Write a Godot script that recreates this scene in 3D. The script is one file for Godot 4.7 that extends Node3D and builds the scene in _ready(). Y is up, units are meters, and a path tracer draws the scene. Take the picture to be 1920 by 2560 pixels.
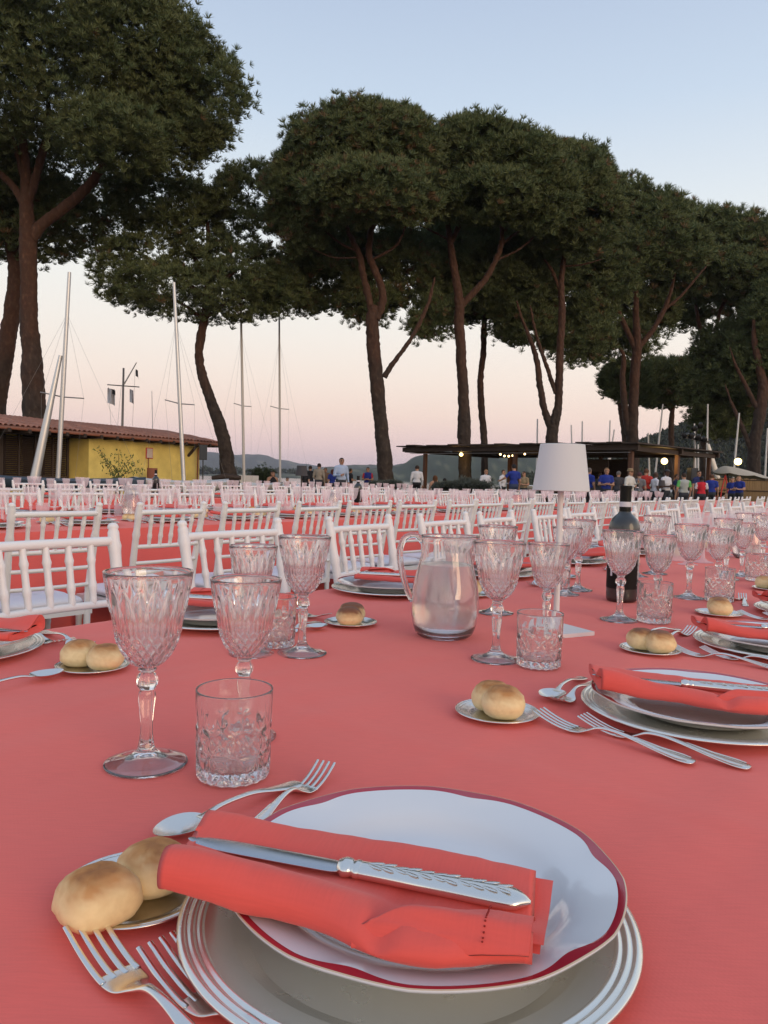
extends Node3D
# An evening banquet on a lawn by a lake: long tables under red cloths, stone pines, a boat yard and a bar behind.
# x is right, y is up, -z is away from the camera; the tables run along the direction "along" on the ground.

const EYE := 1.07          # height of the camera
const TABLE := 0.76        # height of the near table
const FOCAL := 1950.0      # focal length, in pixels of a picture 1920 wide and 2560 high
const ROLL := 1.6
const PITCH := 2.4960
const HEAD := 37.3         # direction of the tables, degrees to the right of straight ahead
var along := Vector3(sin(deg_to_rad(HEAD)), 0, -cos(deg_to_rad(HEAD)))
var across := Vector3(-cos(deg_to_rad(HEAD)), 0, -sin(deg_to_rad(HEAD)))
var turn_near := deg_to_rad(90.0 - HEAD)
var turn_far := deg_to_rad(270.0 - HEAD)
var names := {}
var M := {}
var ME := {}
var rng := RandomNumberGenerator.new()
var noise := FastNoiseLite.new()


class Geo:
	var v := PackedVector3Array()
	var ix := PackedInt32Array()
	var c := PackedColorArray()
	var t := PackedVector2Array()
	var tint := Color(1, 1, 1)
	var flat := PackedInt32Array()

	func put(p: Vector3, uv := Vector2.ZERO) -> int:
		v.append(p)
		c.append(tint)
		t.append(uv)
		return v.size() - 1

	func tri(a: int, b: int, d: int) -> void:
		ix.append(a)
		ix.append(b)
		ix.append(d)

	# rows of equally many points; the front is the side that (next row) x (next column) points away from
	func grid(rows: Array, closed := false, tints: Array = [], uvs := Vector2.ZERO) -> void:
		var n: int = rows[0].size()
		var first := v.size()
		for i in rows.size():
			for j in n:
				if tints.size():
					tint = tints[i][j] if tints[i] is PackedColorArray else tints[i]
				put(rows[i][j], Vector2(float(i) * uvs.x, float(j) * uvs.y))
		var m := n if closed else n - 1
		for i in rows.size() - 1:
			for j in m:
				var a := first + i * n + j
				var b := first + i * n + (j + 1) % n
				tri(a, a + n, b)
				tri(a + n, b + n, b)

	func tube(path: Array, radii: Array, seg := 8, squash := 1.0, side := Vector3.ZERO) -> void:
		var rows := []
		var up := side
		for i in path.size():
			var dir: Vector3 = (path[mini(i + 1, path.size() - 1)] - path[maxi(i - 1, 0)]).normalized()
			if up.length() < 0.01:
				up = Vector3.UP if absf(dir.y) < 0.9 else Vector3.RIGHT
			var nn := (up - dir * up.dot(dir)).normalized()
			up = nn
			var bb := dir.cross(nn)
			var ring := PackedVector3Array()
			var r: float = radii[i]
			for j in seg:
				var an := TAU * j / seg
				ring.append(path[i] + (nn * cos(an) + bb * sin(an) * squash) * r)
			if i == 0:
				var cap := PackedVector3Array()
				cap.resize(seg)
				cap.fill(path[0])
				rows.append(cap)
			rows.append(ring)
			if i == path.size() - 1:
				var cap2 := PackedVector3Array()
				cap2.resize(seg)
				cap2.fill(path[i])
				rows.append(cap2)
		grid(rows, true)

	# the profile is (radius, height) from the middle of the bottom outwards, up and, for hollow things, down again inside
	func lathe(profile: PackedVector2Array, seg := 32, bend = null, tints: Array = []) -> void:
		var rows := []
		for p in profile:
			var ring := PackedVector3Array()
			for j in seg:
				var an := TAU * j / seg
				var q := p
				if bend != null:
					q = bend.call(p, an)
				ring.append(Vector3(q.x * cos(an), q.y, -q.x * sin(an)))
			rows.append(ring)
		grid(rows, true, tints)

	func box(at: Vector3, size: Vector3, b := Basis.IDENTITY) -> void:
		var h := size * 0.5
		for s in [[Vector3.RIGHT, Vector3.UP, Vector3.BACK], [Vector3.UP, Vector3.BACK, Vector3.RIGHT], [Vector3.BACK, Vector3.RIGHT, Vector3.UP]]:
			for k in [-1.0, 1.0]:
				var n: Vector3 = s[0] * k
				var e: Vector3 = s[1] * k
				var f: Vector3 = s[2]
				var w := []
				for q in [[-1, -1], [1, -1], [1, 1], [-1, 1]]:
					w.append(put(at + b * ((n + e * q[0] + f * q[1]) * h), Vector2(q[0] * 0.5 + 0.5, q[1] * 0.5 + 0.5)))
				tri(w[0], w[2], w[1])
				tri(w[0], w[3], w[2])

	# a box with its long edges bevelled, from a to b
	func beam(a: Vector3, b: Vector3, w: float, h: float, up := Vector3.UP) -> void:
		var d := (b - a).normalized()
		var s := d.cross(up).normalized()
		box((a + b) * 0.5, Vector3(w, h, a.distance_to(b)), Basis(s, s.cross(d).normalized(), -d))

	func ball(at: Vector3, r: Vector3, rings := 8, seg := 12, b := Basis.IDENTITY) -> void:
		var rows := []
		for i in rings + 1:
			var a := PI * i / rings - PI / 2
			var ring := PackedVector3Array()
			for j in seg:
				var an := TAU * j / seg
				ring.append(at + b * (Vector3(cos(a) * cos(an), sin(a), -cos(a) * sin(an)) * r))
			rows.append(ring)
		grid(rows, true)

	func mesh(m: Material = null, colored := false) -> ArrayMesh:
		var nn := PackedVector3Array()
		nn.resize(v.size())
		for k in range(0, ix.size(), 3):
			var a := ix[k]
			var b := ix[k + 1]
			var d := ix[k + 2]
			var fn := (v[d] - v[a]).cross(v[b] - v[a])
			nn[a] += fn
			nn[b] += fn
			nn[d] += fn
		# points that lie on each other at the seam of a tip share what they have
		for k in nn.size():
			nn[k] = nn[k].normalized() if nn[k].length_squared() > 1e-24 else Vector3.UP
		var arr := []
		arr.resize(Mesh.ARRAY_MAX)
		arr[Mesh.ARRAY_VERTEX] = v
		arr[Mesh.ARRAY_NORMAL] = nn
		arr[Mesh.ARRAY_TEX_UV] = t
		if colored:
			arr[Mesh.ARRAY_COLOR] = c
		arr[Mesh.ARRAY_INDEX] = ix
		var am := ArrayMesh.new()
		am.add_surface_from_arrays(Mesh.PRIMITIVE_TRIANGLES, arr)
		if m:
			am.surface_set_material(0, m)
		return am


func lin(r: float, g: float, b: float, a := 1.0) -> Color:
	var k := Color(r, g, b).linear_to_srgb()
	k.a = a
	return k


func material(called: String, col: Color, rough := 0.7, metal := 0.0) -> StandardMaterial3D:
	var m := StandardMaterial3D.new()
	m.resource_name = called
	m.albedo_color = col
	m.roughness = rough
	m.metallic = metal
	M[called] = m
	return m


func numbered(called: String) -> String:
	names[called] = names.get(called, 0) + 1
	return called if names[called] == 1 else "%s_%03d" % [called, names[called] - 1]


func tag(o: Node3D, label: String, category: String, group := "") -> Node3D:
	o.set_meta("label", label)
	o.set_meta("category", category)
	if group:
		o.set_meta("group", group)
	return o


func thing(called: String, label: String, category: String, at := Vector3.ZERO, turn := 0.0, group := "") -> Node3D:
	var o := Node3D.new()
	o.name = numbered(called)
	add_child(o)
	o.position = at
	o.rotation.y = turn
	return tag(o, label, category, group)


func solo(called: String, mesh: Mesh, label: String, category: String, at := Vector3.ZERO, turn := 0.0, group := "") -> MeshInstance3D:
	var o := MeshInstance3D.new()
	o.mesh = mesh
	o.name = numbered(called)
	add_child(o)
	o.position = at
	o.rotation.y = turn
	tag(o, label, category, group)
	return o


func part(parent: Node3D, called: String, mesh: Mesh, at := Vector3.ZERO) -> MeshInstance3D:
	var o := MeshInstance3D.new()
	o.mesh = mesh
	var n := called
	var k := 0
	while parent.has_node(n):
		k += 1
		n = "%s_%03d" % [called, k]
	o.name = n
	parent.add_child(o)
	o.position = at
	return o


func setting_piece(called: String, mesh: Mesh, at := Vector3.ZERO) -> MeshInstance3D:
	var o := MeshInstance3D.new()
	o.mesh = mesh
	o.name = numbered(called)
	o.set_meta("kind", "structure")
	add_child(o)
	o.position = at
	return o


# a copy of a thing with its parts
func dup(o: Node3D, called: String, label: String, at: Vector3, turn: float, group := "") -> Node3D:
	var r: Node3D = o.duplicate()
	r.name = numbered(called)
	add_child(r)
	r.position = at
	r.rotation.y = turn
	r.set_meta("label", label)
	if group:
		r.set_meta("group", group)
	return r


func on_table(u: float, w: float, h: float) -> Vector3:
	return along * u + across * w + Vector3(0, h, 0)


func view_ray(x: float, y: float) -> Vector3:
	var p := Vector3((x - 960.0) / FOCAL, (1280.0 - y) / FOCAL, -1.0)
	return Basis(Vector3.RIGHT, deg_to_rad(-PITCH)) * (Basis(Vector3.BACK, deg_to_rad(ROLL)) * p)


# the place at that distance ahead of the camera (metres along -z) that lies in that direction
func place(x: float, y: float, d: float) -> Vector3:
	var r := view_ray(x, y)
	return Vector3(0, EYE, 0) + r * (d / -r.z)


func ground_at(p: Vector3) -> float:
	var d := -p.z
	return -0.02 * clampf(d - 30.0, 0.0, 60.0) * smoothstep(14.0, 2.0, p.x)


func curve_through(pts: Array, n: int) -> Array:
	var out := []
	var k := pts.size() - 1
	for i in n + 1:
		var f := float(i) / n * k
		var s := mini(int(f), k - 1)
		var q := f - s
		var p0 = pts[maxi(s - 1, 0)]
		var p1 = pts[s]
		var p2 = pts[s + 1]
		var p3 = pts[mini(s + 2, k)]
		out.append(p1.cubic_interpolate(p2, p0, p3, q) if p1 is Vector3 or p1 is Vector2 else cubic_interpolate(p1, p2, p0, p3, q))
	return out


func noise_texture(freq: float, low: Color, high: Color, octaves := 4, kind := FastNoiseLite.TYPE_SIMPLEX_SMOOTH, sz := 256, seed := 1, stretch := Vector2.ONE) -> ImageTexture:
	var n := FastNoiseLite.new()
	n.noise_type = kind
	n.seed = seed
	n.frequency = freq
	n.fractal_octaves = octaves
	var im := Image.create(sz, sz, false, Image.FORMAT_RGB8)
	for y in sz:
		for x in sz:
			# a torus in noise space, so that the texture repeats without a seam
			var fx := float(x) / sz
			var fy := float(y) / sz
			var a := n.get_noise_2d(x * stretch.x, y * stretch.y)
			var b := n.get_noise_2d((x - sz) * stretch.x, y * stretch.y)
			var c := n.get_noise_2d(x * stretch.x, (y - sz) * stretch.y)
			var e := n.get_noise_2d((x - sz) * stretch.x, (y - sz) * stretch.y)
			var k := lerpf(lerpf(a, b, fx), lerpf(c, e, fx), fy) * 0.9 + 0.5
			im.set_pixel(x, y, low.lerp(high, clampf(k, 0, 1)))
	return ImageTexture.create_from_image(im)


func _ready() -> void:
	rng.seed = 7
	noise.seed = 3
	noise.frequency = 1.0
	noise.fractal_octaves = 3
	# ---- camera
	var cam := Camera3D.new()
	cam.name = "camera"
	add_child(cam)
	cam.position = Vector3(0, EYE, 0)
	cam.basis = Basis(Vector3.RIGHT, deg_to_rad(-PITCH)) * Basis(Vector3.BACK, deg_to_rad(ROLL))
	cam.fov = rad_to_deg(2.0 * atan(1280.0 / FOCAL))
	cam.near = 0.05
	cam.far = 9000.0
	cam.current = true
	# ---- sky after sunset; the sun went down behind the camera
	var env := Environment.new()
	env.background_mode = Environment.BG_SKY
	var sky := Sky.new()
	var pano := PanoramaSkyMaterial.new()
	pano.panorama = evening_sky()
	sky.sky_material = pano
	env.sky = sky
	env.background_energy_multiplier = 1.0
	env.tonemap_mode = Environment.TONE_MAPPER_LINEAR
	env.tonemap_exposure = 1.0
	env.sdfgi_enabled = true
	env.ssao_enabled = true
	env.ssil_enabled = true
	env.fog_enabled = true
	env.fog_density = 0.00013
	env.fog_light_color = Color(0.80, 0.80, 0.88)
	var we := WorldEnvironment.new()
	we.name = "world"
	we.environment = env
	add_child(we)
	# ---- the last glow of the sun, low and wide behind the camera
	var sun := DirectionalLight3D.new()
	sun.name = "sun"
	add_child(sun)
	sun.light_color = Color(1.0, 0.84, 0.66)
	sun.light_energy = 0.30
	sun.light_angular_distance = 30.0
	sun.shadow_enabled = true
	sun.sky_mode = DirectionalLight3D.SKY_MODE_LIGHT_ONLY
	sun.look_at_from_position(Vector3(0.60, 0.26, 0.75), Vector3.ZERO)
	make_materials()
	# ---- the large structure
	lay_land()
	plant_trees()
	build_boathouse()
	build_bar()
	park_boats()
	# ---- the tables and what stands on them
	make_tableware()
	lay_tables()
	set_chairs()
	# ---- people and small things
	stand_people()
	small_things()


func evening_sky() -> ImageTexture:
	var w := 512
	var h := 256
	var im := Image.create(w, h, false, Image.FORMAT_RGBF)
	var elev := [0.0, 1.2, 2.6, 4.5, 7.0, 10.0, 14.0, 19.0, 25.0, 32.0, 45.0, 65.0, 90.0]
	var tone := ["dcc7cb", "e7cdcc", "f3d6d0", "fbe2d4", "fdede0", "faf3ea", "f5f6f2", "e2ebf2", "cadbee", "b8c9e2", "b2c4e0", "b2c4e0", "b2c5e1"]
	for y in h:
		var el := 90.0 - (y + 0.5) / h * 180.0
		var k := 0
		while k < elev.size() - 2 and el > elev[k + 1]:
			k += 1
		var f := clampf((el - elev[k]) / (elev[k + 1] - elev[k]), 0, 1)
		var a := Color(tone[k]).srgb_to_linear()
		var b := Color(tone[k + 1]).srgb_to_linear()
		var base := a.lerp(b, f)
		for x in w:
			var az := (float(x) + 0.5) / w * TAU   # the edge of the picture is straight ahead
			var west := clampf(0.5 - 0.5 * cos(az + 0.60), 0, 1)
			var glow := pow(west, 2.0) * exp(-maxf(el, 0.0) / 20.0)
			var c := base * (1.0 + 0.35 * glow)
			c = c + Color(0.80, 0.58, 0.36) * glow * 0.75
			if el < 0.0:
				c = Color(0.18, 0.16, 0.14)
			c.a = 1.0
			im.set_pixel(x, y, c)
	return ImageTexture.create_from_image(im)


func make_materials() -> void:
	# cloths: linen with slubs in the thread
	var slub := noise_texture(0.05, Color(0.965, 0.965, 0.965), Color(1, 1, 1), 3, FastNoiseLite.TYPE_SIMPLEX_SMOOTH, 256, 5, Vector2(0.25, 3.0))
	var weave := weave_texture()
	for k in [["cloth", lin(0.86, 0.155, 0.130), 0.82], ["napkin", lin(0.79, 0.116, 0.094), 0.85]]:
		var m := material(k[0], k[1], k[2])
		m.albedo_texture = slub
		m.normal_enabled = true
		m.normal_texture = weave
		m.normal_scale = 0.09
		m.uv1_triplanar = true
		m.uv1_scale = Vector3(9, 9, 9)
		m.rim_enabled = true
		m.rim = 0.4
		m.rim_tint = 0.25
		m.metallic_specular = 0.3
	material("white_paint", lin(0.80, 0.80, 0.79), 0.38)
	material("cushion", lin(0.74, 0.75, 0.80), 0.85)
	var por := material("porcelain", Color(1, 1, 1), 0.12)
	por.vertex_color_use_as_albedo = true
	por.clearcoat_enabled = true
	por.clearcoat = 0.4
	por.clearcoat_roughness = 0.05
	var smudge := noise_texture(0.015, Color(0.78, 0.78, 0.78), Color(1, 1, 1), 4, FastNoiseLite.TYPE_SIMPLEX_SMOOTH, 256, 9)
	var sil := material("silver", lin(0.80, 0.775, 0.72), 0.24, 1.0)
	sil.roughness_texture = smudge
	sil.uv1_triplanar = true
	sil.uv1_scale = Vector3(12, 12, 12)
	var old := material("charger_silver", lin(0.86, 0.845, 0.77), 0.29, 0.86)
	old.roughness_texture = smudge
	old.uv1_triplanar = true
	old.uv1_scale = Vector3(9, 9, 9)
	var g := material("crystal", Color(1, 1, 1, 0.045), 0.0)
	g.transparency = BaseMaterial3D.TRANSPARENCY_ALPHA
	g.refraction_enabled = true
	g.refraction_scale = 0.056
	var wa := material("water_in_jug", Color(1, 1, 1, 0.0), 0.22)
	wa.transparency = BaseMaterial3D.TRANSPARENCY_ALPHA
	wa.refraction_enabled = true
	wa.refraction_scale = 0.033
	var fg := material("crystal_far", Color(0.95, 0.92, 0.93, 0.34), 0.28)
	fg.transparency = BaseMaterial3D.TRANSPARENCY_ALPHA
	fg.backlight_enabled = true
	fg.backlight = Color(0.8, 0.8, 0.8)
	var br := material("crust", Color(1, 1, 1), 0.55)
	br.vertex_color_use_as_albedo = true
	br.albedo_texture = noise_texture(0.03, Color(0.92, 0.90, 0.88), Color(1, 1, 1), 3, FastNoiseLite.TYPE_SIMPLEX_SMOOTH, 256, 12)
	br.uv1_triplanar = true
	br.uv1_scale = Vector3(14, 14, 14)
	var shade := material("lampshade_white", lin(0.68, 0.70, 0.71), 0.8)
	shade.backlight_enabled = true
	shade.backlight = Color(0.3, 0.3, 0.3)
	material("white_metal", lin(0.72, 0.70, 0.70), 0.35)
	material("black_metal", lin(0.012, 0.012, 0.013), 0.4)
	material("grey_shade", lin(0.045, 0.048, 0.052), 0.8)
	var bt := material("bottle_glass", lin(0.008, 0.009, 0.009), 0.06)
	bt.clearcoat_enabled = true
	material("bottle_label", lin(0.012, 0.011, 0.011), 0.5).metallic_specular = 0.25
	material("bottle_band", lin(0.62, 0.62, 0.66), 0.4)
	material("capsule", lin(0.009, 0.010, 0.009), 0.35).metallic_specular = 0.3
	# wood, bark, leaves
	var bark := material("bark", Color(1, 1, 1), 0.92)
	bark.vertex_color_use_as_albedo = true
	bark.albedo_texture = noise_texture(0.06, Color(0.38, 0.36, 0.35), Color(1, 1, 1), 4, FastNoiseLite.TYPE_CELLULAR, 256, 21, Vector2(1.0, 0.45))
	bark.normal_enabled = true
	var plates := noise_texture(0.06, Color(0, 0, 0), Color(1, 1, 1), 4, FastNoiseLite.TYPE_CELLULAR, 256, 21, Vector2(1.0, 0.45)).get_image()
	plates.bump_map_to_normal_map(6.0)
	bark.normal_texture = ImageTexture.create_from_image(plates)
	bark.normal_scale = 1.4
	bark.uv1_triplanar = true
	bark.uv1_scale = Vector3(0.6, 0.6, 0.6)
	var nd := material("needles", lin(1, 1, 1), 0.75)
	nd.vertex_color_use_as_albedo = true
	nd.backlight_enabled = true
	nd.backlight = Color(0.25, 0.3, 0.2)
	var dw := material("dark_wood", lin(0.085, 0.055, 0.042), 0.75)
	dw.albedo_texture = noise_texture(0.05, Color(0.5, 0.5, 0.5), Color(1, 1, 1), 4, FastNoiseLite.TYPE_SIMPLEX_SMOOTH, 256, 31, Vector2(0.3, 3.0))
	dw.uv1_triplanar = true
	material("post_wood", lin(0.10, 0.042, 0.022), 0.7)
	material("shutter_wood", lin(0.055, 0.036, 0.026), 0.65)
	var pl := material("yellow_plaster", lin(0.92, 0.73, 0.22), 0.9)
	pl.albedo_texture = noise_texture(0.012, Color(0.86, 0.85, 0.84), Color(1, 1, 1), 5, FastNoiseLite.TYPE_SIMPLEX_SMOOTH, 256, 41)
	pl.uv1_triplanar = true
	pl.uv1_scale = Vector3(0.4, 0.4, 0.4)
	for k in 4:
		material("tile_%d" % k, lin(0.31 + 0.04 * k, 0.15 + 0.018 * k, 0.11 + 0.012 * k), 0.85)
	material("aluminium", lin(0.56, 0.56, 0.56), 0.4, 0.7)
	material("mast_white", lin(0.60, 0.58, 0.56), 0.5)
	material("wire", lin(0.25, 0.24, 0.24), 0.5)
	material("hull_blue", lin(0.05, 0.075, 0.11), 0.6)
	material("hull_white", lin(0.6, 0.6, 0.6), 0.4)
	material("tarp", lin(0.30, 0.38, 0.38), 0.8)
	var gr := material("lawn", lin(0.06, 0.08, 0.03), 0.95)
	gr.albedo_texture = noise_texture(0.03, Color(0.55, 0.5, 0.4), Color(1, 1, 1), 5, FastNoiseLite.TYPE_SIMPLEX_SMOOTH, 256, 51)
	gr.uv1_triplanar = true
	gr.uv1_scale = Vector3(0.3, 0.3, 0.3)
	var wm := material("lake", lin(0.05, 0.07, 0.08), 0.08)
	wm.normal_enabled = true
	wm.normal_texture = ripple_texture()
	wm.normal_scale = 0.35
	wm.uv1_triplanar = true
	wm.uv1_scale = Vector3(0.05, 0.05, 0.05)
	var hm := material("hill_forest", Color(1, 1, 1), 0.95)
	hm.vertex_color_use_as_albedo = true
	var sk := material("person_cloth", Color(1, 1, 1), 0.8)
	sk.vertex_color_use_as_albedo = true
	material("straw", lin(0.26, 0.18, 0.10), 0.95)
	material("canvas", lin(0.48, 0.42, 0.33), 0.85)
	material("red_paint", lin(0.55, 0.03, 0.025), 0.5)
	material("sign_white", lin(0.6, 0.5, 0.45), 0.6)
	material("flag_white", lin(0.62, 0.62, 0.66), 0.85)
	material("flag_dark", lin(0.02, 0.02, 0.025), 0.85)
	material("terracotta", lin(0.28, 0.10, 0.06), 0.85)
	for k in [["lamp_globe", Color(1.0, 0.86, 0.55), 6.0], ["small_bulb", Color(1.0, 0.85, 0.6), 7.0]]:
		var lm := material(k[0], Color(1, 0.95, 0.85), 0.4)
		lm.emission_enabled = true
		lm.emission = k[1]
		lm.emission_energy_multiplier = k[2]


func weave_texture() -> ImageTexture:
	var sz := 128
	var im := Image.create(sz, sz, false, Image.FORMAT_RGB8)
	var n := FastNoiseLite.new()
	n.frequency = 0.07
	n.seed = 8
	for y in sz:
		for x in sz:
			var a := sin(TAU * x / 4.0) * cos(TAU * y / 8.0)
			var k := 0.5 + 0.22 * a + 0.3 * n.get_noise_2d(x, y)
			im.set_pixel(x, y, Color(k, k, k))
	im.bump_map_to_normal_map(1.5)
	return ImageTexture.create_from_image(im)


func ripple_texture() -> ImageTexture:
	var sz := 256
	var im := Image.create(sz, sz, false, Image.FORMAT_RGB8)
	var n := FastNoiseLite.new()
	n.frequency = 0.04
	n.fractal_octaves = 3
	for y in sz:
		for x in sz:
			var k := 0.5 + 0.45 * n.get_noise_3d(cos(TAU * x / sz) * 40.0, sin(TAU * x / sz) * 40.0, absf(y - sz * 0.5) * 2.0)
			im.set_pixel(x, y, Color(k, k, k))
	im.bump_map_to_normal_map(3.0)
	return ImageTexture.create_from_image(im)


# ------------------------------------------------------------------ tableware

# how far the cut goes into the wall of the glass at that angle; f runs 0 at the foot of the bowl to 1 at the rim
func cut(an: float, f: float, n: float) -> float:
	var d := 0.0
	if f < 0.40:
		# crossed cuts: a net of raised diamonds
		var k := f * 13.0
		var a := absf(fmod(absf(an * n / TAU + k * 0.5), 1.0) - 0.5) * 2.0
		var b := absf(fmod(absf(an * n / TAU - k * 0.5 + 40.0), 1.0) - 0.5) * 2.0
		d = (1.0 - minf(minf(a, b) * 2.2, 1.0)) * smoothstep(0.0, 0.06, f) * smoothstep(0.40, 0.33, f)
	if f > 0.26:
		# long leaf-shaped flutes that fan up to just under the rim
		var g := (f - 0.26) / 0.62
		var s := absf(fmod(an * n / TAU, 1.0) - 0.5) * 2.0
		var half := sin(PI * clampf(g, 0, 1)) * 0.92
		var e := clampf(half - s, 0.0, 1.0)
		d = maxf(d, minf(e * 1.7, 1.0) * smoothstep(0.0, 0.12, g) * smoothstep(1.0, 0.86, g))
		var s2 := absf(fmod(an * n / TAU + 0.5, 1.0) - 0.5) * 2.0
		var g2 := (f - 0.30) / 0.36
		var e2 := clampf(sin(PI * clampf(g2, 0, 1)) * 0.5 - s2, 0.0, 1.0)
		d = maxf(d, minf(e2 * 2.5, 1.0))
	return d


const BOWL := [[0.0082, 0.1045], [0.0125, 0.1062], [0.0185, 0.1105], [0.0245, 0.1175], [0.0295, 0.126], [0.0335, 0.137], [0.0365, 0.149], [0.0392, 0.163], [0.0418, 0.178], [0.0442, 0.193], [0.0460, 0.205]]


func goblet_mesh() -> ArrayMesh:
	var foot := [[0.0, 0.0105], [0.006, 0.0100], [0.012, 0.0072], [0.020, 0.0042], [0.030, 0.0022], [0.038, 0.0008], [0.0405, 0.0], [0.0425, 0.0006], [0.0432, 0.0020], [0.0425, 0.0031], [0.036, 0.0042], [0.024, 0.0070], [0.015, 0.0115], [0.0105, 0.0158], [0.0085, 0.0200], [0.0072, 0.027], [0.0064, 0.036], [0.0066, 0.046], [0.0078, 0.058], [0.0090, 0.069], [0.0092, 0.075], [0.0083, 0.0785], [0.0074, 0.0800], [0.0088, 0.0822], [0.0110, 0.0860], [0.0118, 0.0900], [0.0110, 0.0942], [0.0088, 0.0978], [0.0070, 0.0992], [0.0078, 0.1002], [0.0096, 0.1014], [0.0096, 0.1030], [0.0082, 0.1045]]
	var pr := PackedVector2Array()
	for p in foot:
		pr.append(Vector2(p[0], p[1]))
	var pts := []
	for p in BOWL:
		pts.append(Vector2(p[0], p[1]))
	for p in curve_through(pts, 60):
		pr.append(p)
	pr.append(Vector2(0.0458, 0.2062))
	pr.append(Vector2(0.0440, 0.2062))
	var inner := curve_through(pts, 22)
	for i in range(22, 3, -1):
		var q: Vector2 = inner[i]
		pr.append(Vector2(q.x - 0.0036 - 0.0022 * (1.0 - float(i) / 22), q.y))
	pr.append(Vector2(0.008, 0.1150))
	pr.append(Vector2(0.0, 0.1138))
	var bend := func(p: Vector2, an: float) -> Vector2:
		var q := p
		if p.y > 0.1045 and p.y < 0.2055 and p.x > 0.008:
			var f := (p.y - 0.1045) / 0.1005
			# only the outer wall is cut
			var wall := outer_radius(p.y)
			if absf(p.x - wall) < 0.0006:
				q.x -= 0.0032 * cut(an, f, 18.0)
		elif p.y > 0.016 and p.y < 0.0795 and p.x > 0.004:
			q.x *= 1.0 - 0.055 * absf(sin(an * 4.0))
		elif p.y > 0.081 and p.y < 0.099:
			q.x *= 1.0 - 0.05 * absf(sin(an * 5.0))
		return q
	var g := Geo.new()
	g.lathe(pr, 216, bend)
	return g.mesh(M.crystal)


func outer_radius(y: float) -> float:
	var best := 0.0
	for i in BOWL.size() - 1:
		if y >= BOWL[i][1] and y <= BOWL[i + 1][1]:
			var t: float = (y - BOWL[i][1]) / (BOWL[i + 1][1] - BOWL[i][1])
			var p0: Array = BOWL[maxi(i - 1, 0)]
			var p3: Array = BOWL[mini(i + 2, BOWL.size() - 1)]
			best = cubic_interpolate(BOWL[i][0], BOWL[i + 1][0], p0[0], p3[0], t)
	return best


func far_goblet_mesh() -> ArrayMesh:
	var pr := PackedVector2Array()
	for p in [[0.0, 0.001], [0.0425, 0.001], [0.0425, 0.003], [0.020, 0.009], [0.009, 0.019], [0.0066, 0.04], [0.009, 0.072], [0.0076, 0.08], [0.0118, 0.09], [0.0075, 0.099], [0.0096, 0.102], [0.0185, 0.1105], [0.0295, 0.126], [0.0365, 0.149], [0.0418, 0.178], [0.0460, 0.206]]:
		pr.append(Vector2(p[0], p[1]))
	var bend := func(p: Vector2, an: float) -> Vector2:
		var q := p
		if p.y > 0.11 and p.y < 0.19:
			q.x *= 1.0 - 0.05 * absf(sin(an * 6.0))
		return q
	var g := Geo.new()
	g.lathe(pr, 24, bend)
	return g.mesh(M.crystal_far)


func tumbler_mesh(far: bool) -> ArrayMesh:
	var pr := PackedVector2Array()
	var rows := 5 if far else 40
	pr.append(Vector2(0, 0.0))
	pr.append(Vector2(0.030, 0.0))
	pr.append(Vector2(0.0350, 0.0012))
	for i in rows + 1:
		var f := float(i) / rows
		pr.append(Vector2(0.0372 + 0.0018 * f, 0.004 + 0.086 * f))
	if not far:
		pr.append(Vector2(0.0386, 0.0912))
		pr.append(Vector2(0.0376, 0.0912))
		for i in range(8, -1, -1):
			pr.append(Vector2(0.0342 + 0.0030 * i / 8.0, 0.016 + 0.074 * i / 8.0))
		pr.append(Vector2(0.030, 0.0128))
		pr.append(Vector2(0.0, 0.0120))
	var bend := func(p: Vector2, an: float) -> Vector2:
		var q := p
		if p.x > 0.0368 and p.y > 0.003 and p.y < 0.089 and (far or p.x > 0.0371):
			var f := p.y / 0.09
			if f < 0.64:
				# stars and crossed cuts
				var n := 9.0
				var cell := fmod(an * n / TAU, 1.0) - 0.5
				var row := (f - 0.36) * 2.4
				var r := Vector2(cell, row).length()
				var ray := absf(sin(atan2(row, cell) * 4.0))
				var d := (1.0 - minf(ray * 1.6, 1.0)) * smoothstep(0.62, 0.4, r)
				var k := f * 7.0
				var a := absf(fmod(absf(an * n / TAU + k * 0.5), 1.0) - 0.5) * 2.0
				var b := absf(fmod(absf(an * n / TAU - k * 0.5 + 40.0), 1.0) - 0.5) * 2.0
				d = maxf(d, (1.0 - minf(minf(a, b) * 2.6, 1.0)) * smoothstep(0.3, 0.55, r))
				q.x -= 0.0025 * d * smoothstep(0.02, 0.08, f)
			elif f < 0.86:
				var g2 := (f - 0.60) / 0.26
				var s := absf(fmod(an * 18.0 / TAU, 1.0) - 0.5) * 2.0
				q.x -= 0.0010 * clampf((1.0 - g2) * 0.9 - s, 0, 1)
		elif p.y < 0.014 and p.x > 0.02 and p.x < 0.036 and p.y < 0.002:
			q.y += 0.0012 * absf(sin(an * 9.0))
		return q
	var g := Geo.new()
	g.lathe(pr, 16 if far else 144, bend)
	return g.mesh(M.crystal_far if far else M.crystal)


func ring_profile(pairs: Array) -> PackedVector2Array:
	var pr := PackedVector2Array()
	for p in pairs:
		pr.append(Vector2(p[0], p[1]))
	return pr


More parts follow.
